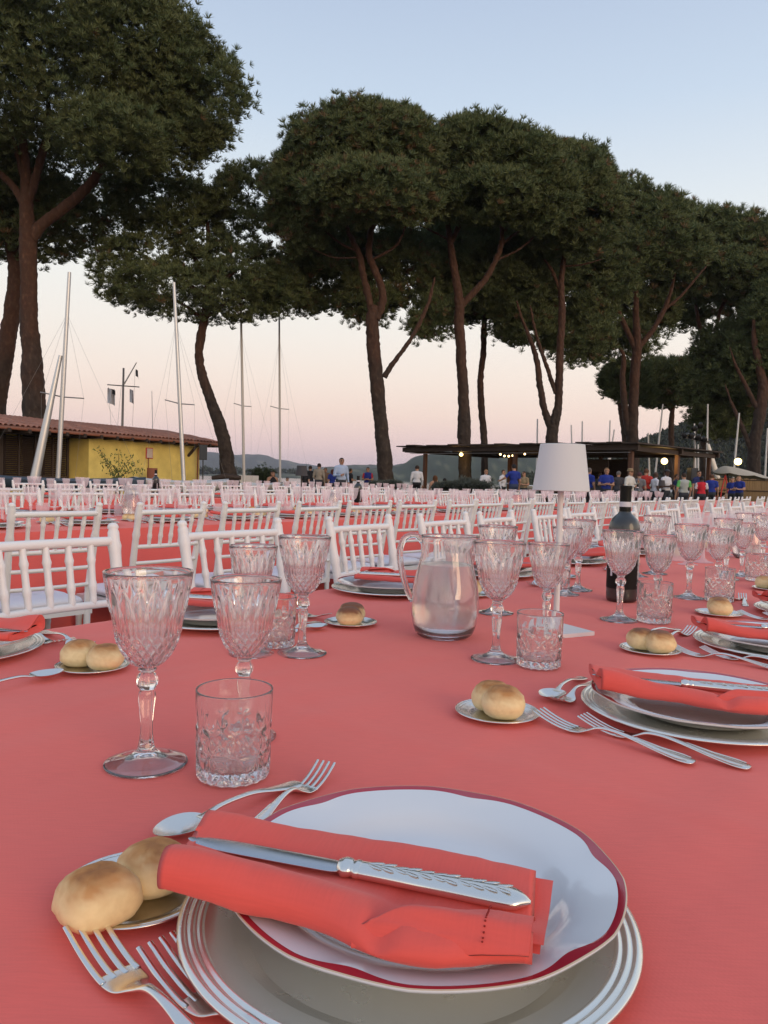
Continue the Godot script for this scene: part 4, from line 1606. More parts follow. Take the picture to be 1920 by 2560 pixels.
# limbs: arrays of [x, y, radius in metres, metres nearer] in the picture's lower-resolution units, at the tree's distance
# crown: arrays of [x, y, half width, half height, metres nearer] in the same units
func pine(called: String, label: String, d: float, limbs: Array, crown: Array, tufts: int, seed: int, sparse := 0.0) -> void:
	var k := 1920.0 / 1659.0
	var mpp := d / FOCAL * k
	var base: Vector3 = place(limbs[0][0][0] * k, limbs[0][0][1] * k, d)
	var foot := Vector3(base.x, ground_at(base), base.z)
	var t := thing(called, label, "tree", foot, 0.0, "tall stone pines")
	var r := RandomNumberGenerator.new()
	r.seed = seed
	for li in limbs.size():
		var pts := []
		var rads := []
		if li == 0 and base.y - foot.y > 0.3:
			var up: Vector3 = place(limbs[0][1][0] * k, limbs[0][1][1] * k, d) - base
			pts.append(base - foot - up * ((base.y - foot.y + 0.4) / up.y))
			rads.append(limbs[0][0][2] * 0.9)
		for q in limbs[li]:
			var near: float = q[3] if q.size() > 3 else 0.0
			pts.append(place(q[0] * k, q[1] * k, d - near) - foot)
			rads.append(q[2] * (0.88 if seed < 103 else 0.76))
		var n := maxi(pts.size() * 16, 16)
		var c := curve_through(pts, n)
		var rc := curve_through(rads, n)
		for i in c.size():
			var wob := 1.0 + 0.07 * noise.get_noise_3d(c[i].x * 0.9 + seed, c[i].y * 0.7, c[i].z)
			rc[i] = maxf(rc[i] * wob, 0.02)
			c[i] += Vector3(noise.get_noise_2d(c[i].y * 0.8, seed), 0, noise.get_noise_2d(c[i].y * 0.5, seed + 9.0)) * rc[i] * 0.10
		var g := Geo.new()
		g.tube(c, rc, 24 if li == 0 else 10)
		# bark: grey brown low down, red where the plates have fallen high up
		for i in g.v.size():
			var p := g.v[i]
			var a := smoothstep(3.0, 9.0, p.y + 2.5 * noise.get_noise_3d(p.x, p.y * 0.6, p.z + seed))
			var m := clampf(0.5 + 0.75 * noise.get_noise_3d(p.x * 4.0, p.y * 2.2, p.z * 4.0) + 0.35 * noise.get_noise_3d(p.x * 11.0, p.y * 7.0, p.z * 11.0), 0, 1)
			var col := Color(0.15, 0.105, 0.080).lerp(Color(0.42, 0.34, 0.275), m).lerp(Color(0.52, 0.235, 0.135).lerp(Color(0.62, 0.34, 0.21), m), a)
			g.c[i] = col
			g.v[i] += Vector3(noise.get_noise_3d(p.x * 6.0, p.y * 3.0, p.z * 6.0), 0, noise.get_noise_3d(p.x * 6.0 + 7.0, p.y * 3.0, p.z * 6.0)) * 0.05
		part(t, "trunk" if li == 0 else "limb", g.mesh(M.bark, true))
	# the crown
	var total := 0.0
	for q in crown:
		total += pow(q[2] * q[3], 0.8)
	var where: Array[Transform3D] = []
	var cols := PackedColorArray()
	var kind := r.randf_range(-1, 1)
	for q in crown:
		var near: float = q[4] if q.size() > 4 else 0.0
		var c: Vector3 = place(q[0] * k, q[1] * k, d - near) - foot
		var rad: Vector3 = Vector3(q[2] * mpp, q[3] * mpp, q[2] * mpp * (q[5] if q.size() > 5 else 0.85))
		var share := pow(q[2] * q[3], 0.8) / total
		var count := int(tufts * 3.2 * share)
		var under := near < -2.0
		var open := (-0.06 if under else -0.20) + 0.20 * sparse
		while count > 0:
			count -= 1
			var v := Vector3(r.randfn(), r.randfn(), r.randfn()).normalized()
			if v.y < -0.1 and r.randf() < 0.3:
				v.y = -v.y
			# most of the foliage sits at the ends of the boughs, near the outside; some within
			var deep := r.randf_range(0.80, 1.02) if r.randf() < 0.62 else pow(r.randf(), 0.45)
			var lump := noise.get_noise_3d(v.x * 1.7 + seed, v.y * 1.7, v.z * 1.7 + q[0] * 0.1)
			var fine := noise.get_noise_3d(v.x * 5.0 * rad.x * 0.3 + seed, v.y * 5.0 * rad.y * 0.3, v.z * 5.0 * rad.x * 0.3 + q[0] * 0.1)
			deep *= 1.0 + 0.15 * lump + 0.15 * fine
			deep = minf(deep, 1.13)
			var p := c + v * rad * deep + Vector3(r.randfn(), r.randfn() * 0.8, r.randfn()) * (0.26 if under else 0.16)
			# gaps where the boughs part
			var gap := noise.get_noise_3d(p.x * 0.55 + seed, p.y * 0.75, p.z * 0.55) + 0.55 * noise.get_noise_3d(p.x * 1.7, p.y * 2.0 + seed, p.z * 1.7)
			if gap < open:
				continue
			var out := (Vector3(v.x * 0.6, absf(v.y) * 0.5 + 0.75, v.z * 0.6) + Vector3(r.randfn(), r.randfn(), r.randfn()) * 0.38).normalized()
			var b := Basis(Quaternion(Vector3.UP, out)) * Basis(Vector3.UP, r.randf() * TAU)
			var big := r.randf_range(0.6, 1.15) * clampf(d / 34.0, 0.85, 1.6)
			if v.y > 0.35 and deep > 0.92 and r.randf() < 0.16:
				# young shoots stand up from the top of the crown
				b = Basis.from_euler(Vector3(r.randf_range(-0.3, 0.3), r.randf() * TAU, r.randf_range(-0.3, 0.3))).scaled(Vector3(0.65, 1.6, 0.65))
				p = c + v * rad * minf(deep, 1.03)
			where.append(Transform3D(b.scaled(Vector3.ONE * big), p))
			var tone := clampf(0.5 + 0.9 * gap + r.randf_range(-0.35, 0.35), 0, 1)
			var cc := Color(0.068, 0.105, 0.038).lerp(Color(0.150, 0.172, 0.064), tone)
			if r.randf() < 0.05 + 0.05 * kind:
				cc = Color(0.18, 0.11, 0.05)
			cols.append(cc)
	var mm := MultiMesh.new()
	mm.transform_format = MultiMesh.TRANSFORM_3D
	mm.use_colors = true
	mm.mesh = ME.tuft
	mm.instance_count = where.size()
	for i in where.size():
		mm.set_instance_transform(i, where[i])
		mm.set_instance_color(i, cols[i])
	var o := MultiMeshInstance3D.new()
	o.name = "crown"
	o.multimesh = mm
	o.set_meta("kind", "stuff")
	t.add_child(o)


func plant_trees() -> void:
	ME.tuft = tuft_mesh(20, 0.27, 0.021, 3, 0.40)
	pine("stone_pine", "huge stone pine rising behind the yellow house, crown cut by the frame", 33.0, [
		[[76, 960, 0.55], [74, 880, 0.53], [70, 790, 0.47], [63, 700, 0.40], [62, 600, 0.38], [60, 530, 0.38], [58, 470, 0.33], [56, 400, 0.25], [52, 320, 0.2], [40, 240, 0.12]],
		[[66, 515, 0.30], [90, 485, 0.27], [135, 452, 0.25], [185, 408, 0.23], [215, 370, 0.20], [245, 320, 0.15], [280, 270, 0.08]],
		[[60, 440, 0.2], [72, 400, 0.2], [92, 330, 0.18], [104, 280, 0.14], [104, 220, 0.08]],
		[[100, 290, 0.12], [130, 262, 0.1], [165, 235, 0.06]],
		[[58, 455, 0.2], [30, 405, 0.17], [-5, 370, 0.15], [-40, 330, 0.1]],
		[[52, 400, 0.1], [30, 310, 0.1], [5, 260, 0.06]]],
		[[120, 90, 270, 190, 2.0], [300, 130, 150, 120, 2.0], [410, 200, 118, 95, 1.5], [330, 290, 115, 85, 1.0], [250, 300, 110, 60, 3.0], [-120, 150, 230, 200, 1.0], [120, 430, 250, 125, -4.5], [300, 420, 75, 85, -3.5], [-60, 420, 200, 120, -4.0], [440, 300, 55, 40, 1.0]], 16000, 101)
	pine("stone_pine", "leaning dark pine at the frame's left edge, crossing behind the huge pine", 37.0, [
		[[-12, 960, 0.50], [-6, 860, 0.48], [12, 760, 0.44], [24, 680, 0.42], [34, 610, 0.40], [28, 540, 0.34], [12, 470, 0.3], [-6, 400, 0.2]],
		[[34, 600, 0.2], [60, 520, 0.18], [95, 440, 0.14]]],
		[[40, 470, 190, 90], [-120, 440, 150, 110]], 3000, 102)
	pine("stone_pine", "bent pine with curving trunk at the corner of the yellow house", 36.0, [
		[[500, 1045, 0.50], [492, 1010, 0.44], [486, 960, 0.40], [470, 905, 0.36], [450, 850, 0.30], [434, 800, 0.27], [430, 760, 0.26], [436, 715, 0.26], [446, 660, 0.24], [450, 600, 0.22], [452, 540, 0.16], [448, 480, 0.1]],
		[[446, 640, 0.14], [400, 610, 0.12], [340, 570, 0.10], [290, 540, 0.06]],
		[[448, 600, 0.13], [410, 545, 0.11], [370, 500, 0.08]],
		[[446, 640, 0.14], [490, 600, 0.13], [540, 560, 0.1], [590, 520, 0.06]],
		[[440, 690, 0.10], [380, 650, 0.09], [300, 630, 0.06]],
		[[440, 690, 0.10], [500, 650, 0.09], [570, 640, 0.06]]],
		[[430, 640, 190, 55], [300, 590, 100, 75], [520, 610, 120, 90], [420, 500, 95, 80], [530, 450, 90, 85], [430, 430, 60, 40], [600, 640, 60, 50], [560, 400, 60, 40]], 4600, 103, 0.75)
	pine("stone_pine", "red-limbed pine in the middle with a forked trunk and low side branch", 34.0, [
		[[836, 1060, 0.50], [834, 1040, 0.46], [828, 970, 0.42], [821, 900, 0.40], [814, 830, 0.39], [806, 740, 0.37], [804, 690, 0.36], [808, 660, 0.27]],
		[[806, 690, 0.22], [796, 640, 0.20], [784, 590, 0.18], [776, 550, 0.16], [752, 500, 0.13], [738, 460, 0.11], [742, 420, 0.06]],
		[[812, 690, 0.24], [826, 655, 0.22], [824, 620, 0.20], [808, 580, 0.20], [797, 550, 0.19], [800, 510, 0.17], [806, 480, 0.16], [804, 440, 0.11], [806, 390, 0.06]],
		[[805, 490, 0.13], [826, 460, 0.12], [842, 430, 0.10], [846, 390, 0.06]],
		[[800, 478, 0.08], [770, 455, 0.08], [735, 425, 0.06], [690, 385, 0.03]],
		[[806, 560, 0.07], [850, 535, 0.07], [870, 505, 0.06], [880, 460, 0.04], [884, 420, 0.03]],
		[[776, 545, 0.06], [735, 525, 0.06], [690, 490, 0.05], [640, 470, 0.03]],
		[[776, 556, 0.05], [720, 556, 0.04], [670, 535, 0.03]],
		[[830, 815, 0.16], [845, 790, 0.14], [872, 755, 0.12], [900, 710, 0.12], [918, 672, 0.11], [930, 640, 0.08], [938, 600, 0.05]]],
		[[770, 330, 150, 82, 1.5], [690, 400, 105, 85, 1.0], [850, 320, 90, 70, 1.5], [640, 470, 60, 80], [780, 420, 120, 50, 3.0], [880, 420, 70, 60, 2.0], [700, 590, 110, 85, -4.0], [850, 590, 110, 90, -4.5], [930, 690, 50, 50, -3.0], [800, 660, 70, 40, -3.5], [770, 520, 150, 80, -5.0], [660, 620, 60, 60, -3.5]], 15000, 104)
	pine("stone_pine", "pine with a red Y-shaped trunk right of the middle", 36.0, [
		[[1005, 1060, 0.42], [1004, 990, 0.38], [1003, 940, 0.40], [1002, 880, 0.34], [997, 780, 0.31], [992, 700, 0.30], [992, 655, 0.28], [986, 610, 0.23], [978, 560, 0.21], [972, 520, 0.18], [966, 480, 0.14], [950, 440, 0.1], [935, 400, 0.06]],
		[[974, 525, 0.16], [990, 490, 0.15], [1002, 450, 0.14], [1006, 400, 0.12], [1012, 340, 0.07]],
		[[996, 660, 0.22], [1020, 635, 0.20], [1050, 600, 0.18], [1072, 560, 0.17], [1084, 520, 0.14], [1084, 480, 0.11], [1096, 430, 0.06]],
		[[1080, 530, 0.10], [1105, 510, 0.08], [1135, 490, 0.06], [1160, 470, 0.03]],
		[[1072, 562, 0.07], [1110, 545, 0.06], [1145, 520, 0.05], [1165, 495, 0.03]],
		[[970, 518, 0.07], [935, 500, 0.06], [895, 480, 0.05], [870, 465, 0.03]]],
		[[1020, 340, 100, 75, 1.5], [960, 400, 70, 70, 1.0], [1100, 360, 100, 70, 1.5], [1040, 430, 110, 45, 2.0], [1160, 420, 80, 80, 1.0], [1000, 590, 90, 80, -4.0], [1090, 600, 110, 90, -5.0], [1010, 500, 110, 70, -5.0], [950, 560, 60, 90, -4.0]], 12500, 105)
	pine("stone_pine", "slender dark pine just right of the Y-shaped pine", 44.0, [
		[[1047, 1050, 0.27], [1046, 960, 0.25], [1040, 880, 0.24], [1038, 820, 0.22], [1044, 760, 0.21], [1046, 700, 0.2], [1052, 640, 0.16], [1058, 580, 0.1]]],
		[[1060, 590, 110, 100], [1120, 640, 80, 70], [1000, 640, 70, 60]], 4600, 106, 0.4)
	pine("stone_pine", "double-trunked pine rising behind the white lamp shade", 39.0, [
		[[1192, 1050, 0.42], [1192, 950, 0.40], [1196, 915, 0.36], [1205, 880, 0.26], [1208, 820, 0.25], [1210, 750, 0.24], [1214, 680, 0.22], [1212, 620, 0.2], [1216, 570, 0.16], [1222, 520, 0.13], [1226, 460, 0.08]],
		[[1190, 925, 0.28], [1176, 885, 0.23], [1166, 830, 0.21], [1160, 780, 0.18], [1146, 735, 0.13], [1128, 690, 0.09], [1116, 650, 0.04]],
		[[1200, 850, 0.14], [1184, 800, 0.14], [1168, 755, 0.11], [1154, 705, 0.08], [1146, 660, 0.04]],
		[[1214, 640, 0.1], [1195, 590, 0.1], [1176, 560, 0.06]],
		[[1214, 575, 0.07], [1255, 572, 0.06], [1300, 560, 0.03]]],
		[[1200, 400, 100, 80, 1.5], [1265, 370, 50, 50, 1.0], [1250, 470, 90, 80, 1.0], [1180, 500, 80, 60, 0.0], [1200, 640, 110, 90, -4.0], [1130, 690, 60, 50, -3.0], [1290, 600, 80, 100, -4.0], [1250, 735, 80, 60, -4.0], [1110, 700, 60, 45, -3.5]], 9800, 107)
	pine("stone_pine", "spreading pine right of the lamp with a fan of straight limbs", 46.0, [
		[[1367, 1050, 0.52], [1366, 950, 0.46], [1368, 880, 0.38], [1372, 800, 0.36], [1376, 750, 0.34], [1374, 690, 0.24], [1372, 620, 0.2], [1366, 560, 0.12]],
		[[1372, 752, 0.24], [1350, 705, 0.2], [1328, 655, 0.17], [1314, 610, 0.13], [1300, 570, 0.08]],
		[[1380, 750, 0.24], [1408, 715, 0.2], [1434, 670, 0.18], [1450, 625, 0.13], [1460, 580, 0.08]],
		[[1436, 668, 0.12], [1470, 640, 0.1], [1500, 605, 0.08], [1530, 570, 0.04]],
		[[1358, 940, 0.28], [1350, 880, 0.25], [1345, 820, 0.23], [1347, 770, 0.16], [1332, 745, 0.10], [1300, 720, 0.06]]],
		[[1340, 470, 80, 80, 1.0], [1400, 500, 90, 80, 1.5], [1330, 560, 80, 60, 2.0], [1440, 540, 90, 50, 2.0], [1310, 670, 85, 75, -4.0], [1400, 640, 90, 80, -5.0], [1330, 745, 90, 45, -3.0], [1420, 680, 50, 45, -4.0], [1280, 690, 60, 70, -4.0]], 7200, 108, 0.45)
	pine("stone_pine", "second pine from the right, limbs reaching to the frame's edge", 52.0, [
		[[1522, 1040, 0.40], [1522, 960, 0.36], [1524, 880, 0.33], [1527, 810, 0.32], [1530, 770, 0.30], [1518, 730, 0.2], [1508, 690, 0.15], [1500, 640, 0.1]],
		[[1532, 772, 0.2], [1545, 720, 0.18], [1556, 670, 0.15], [1580, 630, 0.1], [1600, 600, 0.05]],
		[[1535, 785, 0.16], [1575, 755, 0.15], [1610, 715, 0.14], [1650, 680, 0.13], [1690, 640, 0.08]],
		[[1550, 725, 0.12], [1590, 705, 0.1], [1630, 675, 0.08]]],
		[[1500, 530, 100, 75, 1.0], [1590, 540, 100, 75, 1.5], [1460, 500, 60, 60, 1.0], [1660, 560, 90, 80, 1.5], [1540, 600, 120, 50, 2.0], [1560, 650, 110, 60, -5.0], [1490, 670, 60, 50, -4.0], [1660, 660, 80, 70, -4.0]], 6800, 109, 0.6)
	pine("stone_pine", "dark pine on the right edge behind the globe lamp", 46.0, [
		[[1628, 1040, 0.5], [1630, 960, 0.46], [1640, 900, 0.42], [1648, 840, 0.36], [1640, 790, 0.28], [1630, 740, 0.2], [1628, 690, 0.1]],
		[[1634, 880, 0.2], [1612, 835, 0.15], [1590, 790, 0.10], [1576, 750, 0.04]],
		[[1622, 970, 0.2], [1600, 915, 0.16], [1580, 870, 0.10], [1566, 830, 0.04]],
		[[1648, 850, 0.24], [1670, 800, 0.2], [1690, 740, 0.1]]],
		[[1640, 790, 90, 90, -2.0], [1560, 840, 80, 60, -4.0], [1590, 760, 90, 60, -4.0], [1700, 700, 90, 120, -1.0], [1560, 900, 70, 50, -5.0]], 7600, 110)
	pine("stone_pine", "small distant pine with a flat crown between two taller trunks", 62.0, [
		[[1450, 1040, 0.34], [1450, 970, 0.3], [1450, 920, 0.28], [1454, 880, 0.2], [1464, 850, 0.1]],
		[[1452, 890, 0.15], [1430, 865, 0.12], [1410, 850, 0.06]]],
		[[1440, 830, 85, 50], [1400, 850, 40, 30], [1500, 820, 60, 45]], 4000, 111)
	pine("stone_pine", "low dark pine crown left of the spreading pine's trunk", 56.0, [
		[[1352, 1050, 0.3], [1350, 950, 0.27], [1340, 880, 0.22], [1335, 820, 0.15]]],
		[[1345, 825, 45, 38], [1370, 850, 40, 22]], 1500, 112, 0.4)


# ------------------------------------------------------------------ the yellow boathouse

func build_boathouse() -> void:
	var e := Vector3(0.44042, 0, -0.89779)
	var n := Vector3(0.89779, 0, 0.44042)
	var o := Vector3(-13.5, 0, -27.4)
	# local axes: x along the wall away from the camera, y up, z out of the wall
	var h := thing("boathouse", "low yellow house with tiled roof and brown louvred shutters", "house", o)
	h.basis = Basis(e, Vector3.UP, n)
	var w := Geo.new()
	w.box(Vector3(7.96, 1.2, -3.1), Vector3(6.88, 3.0, 5.0))
	part(h, "wall", w.mesh(M.yellow_plaster))
	var lw := Geo.new()
	lw.box(Vector3(-1.2, 0.25, -1.72), Vector3(11.4, 0.9, 0.2))
	part(h, "wall", lw.mesh(M.yellow_plaster))
	var bk := Geo.new()
	bk.box(Vector3(-1.2, 1.2, -5.6), Vector3(11.4, 3.0, 0.2))
	part(h, "back_wall", bk.mesh(M.dark_wood))
	var fl := Geo.new()
	fl.box(Vector3(2.3, -0.32, -3.1), Vector3(18.5, 0.2, 5.0))
	part(h, "floor", fl.mesh(M.dark_wood))
	# shutters: frames with slats; behind one of them the far side lets light in
	for k in 6:
		var x0 := -5.0 + 1.58 * k
		var f := Geo.new()
		f.box(Vector3(x0, 1.55, -1.66), Vector3(0.09, 1.75, 0.08))
		f.box(Vector3(x0 + 1.5, 1.55, -1.66), Vector3(0.09, 1.75, 0.08))
		f.box(Vector3(x0 + 0.75, 0.72, -1.66), Vector3(1.41, 0.10, 0.07))
		f.box(Vector3(x0 + 0.75, 2.38, -1.66), Vector3(1.41, 0.10, 0.07))
		f.box(Vector3(x0 + 0.75, 1.55, -1.66), Vector3(0.06, 1.56, 0.06))
		var sh := part(h, "shutter", f.mesh(M.shutter_wood))
		for half in 2:
			var sl := Geo.new()
			sl.box(Vector3.ZERO, Vector3(0.62, 0.075, 0.012), Basis(Vector3.RIGHT, 0.7))
			var sm := sl.mesh(M.shutter_wood)
			for s in 20:
				part(sh, "slat", sm, Vector3(x0 + 0.40 + 0.69 * half, 0.81 + 0.076 * s, -1.66))
	# posts and beam of the porch
	var p := Geo.new()
	p.box(Vector3(3.6, 2.38, -0.75), Vector3(15.6, 0.14, 0.12))
	part(h, "eave_beam", p.mesh(M.dark_wood))
	var rf := Geo.new()
	rf.box(Vector3.ZERO, Vector3(0.12, 0.14, 1.0))
	var rm := rf.mesh(M.dark_wood)
	for k in 20:
		part(h, "rafter_end", rm, Vector3(-4.0 + 0.85 * k, 2.40, -0.35))
	var br := Geo.new()
	br.beam(Vector3(10.55, 1.85, -0.58), Vector3(10.55, 2.36, -0.05), 0.10, 0.10)
	part(h, "brace", br.mesh(M.dark_wood))
	# roof deck and its rows of barrel tiles
	var slope := atan(0.5 / 3.0)
	var deck := Geo.new()
	var mid := Vector3(3.9, 2.50 + 0.25, -1.5)
	deck.box(mid, Vector3(17.2, 0.08, 3.25), Basis(Vector3.RIGHT, slope))
	deck.box(Vector3(3.9, 2.74, -4.5), Vector3(17.2, 0.08, 3.2), Basis(Vector3.RIGHT, -slope))
	var roof := part(h, "roof", deck.mesh(M.tile_0))
	var tl := Geo.new()
	for i in 2:
		var rows := []
		for z in [0.0, 1.0]:
			var r := PackedVector3Array()
			for j in 7:
				var a := PI * j / 6.0
				var rad: float = (0.105 - 0.014 * z) * (1.0 if i == 0 else 0.86)
				r.append(Vector3(cos(a) * rad, sin(a) * rad * 0.8, -z * 0.56))
			rows.append(r)
		if i == 1:
			rows.reverse()
		tl.grid(rows)
	var lip := []
	for q in [1.0, 0.86]:
		var r2 := PackedVector3Array()
		for j in 7:
			var a2 := PI * j / 6.0
			r2.append(Vector3(cos(a2) * 0.105 * q, sin(a2) * 0.084 * q, 0))
		lip.append(r2)
	lip.reverse()
	tl.grid(lip)
	var tms := []
	for k in 4:
		tms.append(tl.mesh(M["tile_%d" % k]))
	for row in 4:
		for c in 72:
			var x := -4.5 + 0.235 * c + rng.randf_range(-0.008, 0.008)
			if x > 12.3:
				continue
			var d := 0.03 + 0.48 * row
			if row < 4:
				var q := part(roof, "tile", tms[rng.randi() % 4], Vector3(x, 2.545 + d * sin(slope) + 0.018 * (row % 2), 0.03 - d * cos(slope)))
				q.rotation = Vector3(-slope * -1.0 + 0.03, rng.randf_range(-0.02, 0.02), 0)
	var rest := Geo.new()
	for row in range(4, 7):
		for c in 72:
			var x := -4.5 + 0.235 * c
			if x > 12.3:
				continue
			var d := 0.03 + 0.48 * row
			var rows := []
			for z in [0.0, 0.56]:
				var r := PackedVector3Array()
				for j in 7:
					var a := PI * j / 6.0
					r.append(Vector3(x + cos(a) * 0.1, 2.545 + (d + z) * sin(slope) + sin(a) * 0.08, 0.03 - (d + z) * cos(slope)))
				rows.append(r)
			rest.grid(rows)
	var rt := part(roof, "upper_tiles", rest.mesh(M.tile_1))
	rt.set_meta("kind", "stuff")
	var gt := Geo.new()
	gt.tube([Vector3(-4.6, 2.47, 0.06), Vector3(12.4, 2.45, 0.06)], [0.05, 0.05], 8)
	part(h, "gutter", gt.mesh(M.terracotta))
	var dp := Geo.new()
	dp.tube([Vector3(11.2, 2.45, 0.05), Vector3(11.2, 2.25, -0.52), Vector3(11.2, 0.0, -0.54)], [0.035, 0.035, 0.035], 8)
	part(h, "downpipe", dp.mesh(M.terracotta))
	# things on and by the wall
	var sg := Geo.new()
	sg.box(Vector3(0, 0, 0), Vector3(0.36, 0.42, 0.03))
	var sr := Geo.new()
	sr.box(Vector3(0, 0, -0.012), Vector3(0.42, 0.48, 0.03))
	var sn := thing("wall_sign", "small white notice board with red border on the yellow wall", "sign", o + e * 7.95 + n * -0.56 + Vector3(0, 1.88, 0))
	sn.basis = Basis(e, Vector3.UP, n)
	part(sn, "board", sg.mesh(M.sign_white))
	part(sn, "frame", sr.mesh(M.red_paint))
	var po := Geo.new()
	po.tube([Vector3(-0.1, -2.2, 0.03), Vector3(-0.08, -0.2, 0.03)], [0.018, 0.018], 8)
	part(sn, "post", po.mesh(M.terracotta))
	var pot := Geo.new()
	pot.lathe(ring_profile([[0, 0], [0.16, 0], [0.20, 0.1], [0.22, 0.7], [0.22, 1.22], [0.19, 1.22], [0.18, 0.9], [0, 0.9]]), 24)
	solo("clay_barrel", pot.mesh(M.terracotta), "tall red-brown clay barrel against the yellow wall", "barrel", o + e * 7.2 + n * 0.3 + Vector3(0, 0, 0))
	var tb := Geo.new()
	tb.box(Vector3(0, 1.0, 0), Vector3(1.1, 0.04, 0.5))
	for q in [[-0.5, 0.2], [0.5, 0.2], [-0.5, -0.2], [0.5, -0.2]]:
		tb.box(Vector3(q[0], 0.49, q[1]), Vector3(0.04, 0.98, 0.04))
	# the sapling in front of the wall
	var at := place(293, 1228, 26.0)
	at.y = 0.0
	var sp := thing("sapling", "thin sapling with few leaves in front of the yellow wall", "tree", at)
	var tufts := Geo.new()
	var k := 0
	for q in [[-0.15, 1.0, -0.60, 1.86], [0.0, 0.8, -0.35, 1.45], [0.05, 0.9, 0.35, 1.62], [0.1, 0.8, 0.55, 1.40], [0.0, 1.0, 0.15, 1.75], [-0.05, 1.0, -0.50, 1.62], [0.1, 0.9, 0.72, 1.22]]:
		var st := Geo.new()
		var path := curve_through([Vector3(0.02 * k, 0, 0), Vector3(q[0] * 0.6, q[1] * 0.6, 0.1 * sin(k)), Vector3(q[0], q[1], 0.2 * sin(k)), Vector3(q[2], q[3] * 0.93, 0.35 * sin(k * 2.0))], 12)
		var rad := []
		for i in path.size():
			rad.append(lerpf(0.022, 0.006, i / 12.0))
		st.tube(path, rad, 6)
		part(sp, "stem", st.mesh(M.dark_wood))
		for l in 60:
			var pt: Vector3 = path[rng.randi_range(6, 12)] + Vector3(rng.randfn(), rng.randfn(), rng.randfn()) * 0.09
			var b := Basis.from_euler(Vector3(rng.randf() * TAU, rng.randf() * TAU, rng.randf() * TAU))
			tufts.tint = Color(0.13, 0.15, 0.035) * rng.randf_range(0.7, 1.5)
			var a := tufts.put(pt - b.x * 0.024)
			var c := tufts.put(pt + b.x * 0.024)
			var m := tufts.put(pt + b.z * 0.08)
			var r := tufts.put(pt - b.z * 0.02)
			tufts.tri(a, m, c)
			tufts.tri(a, c, r)
		k += 1
	var lf := part(sp, "leaves", tufts.mesh(M.needles, true))
	lf.set_meta("kind", "stuff")


# ------------------------------------------------------------------ the bar under its timber roof

func flat_at(x: float, d: float) -> Vector3:
	var p := place(x, 1200, d)
	p.y = ground_at(p)
	return p


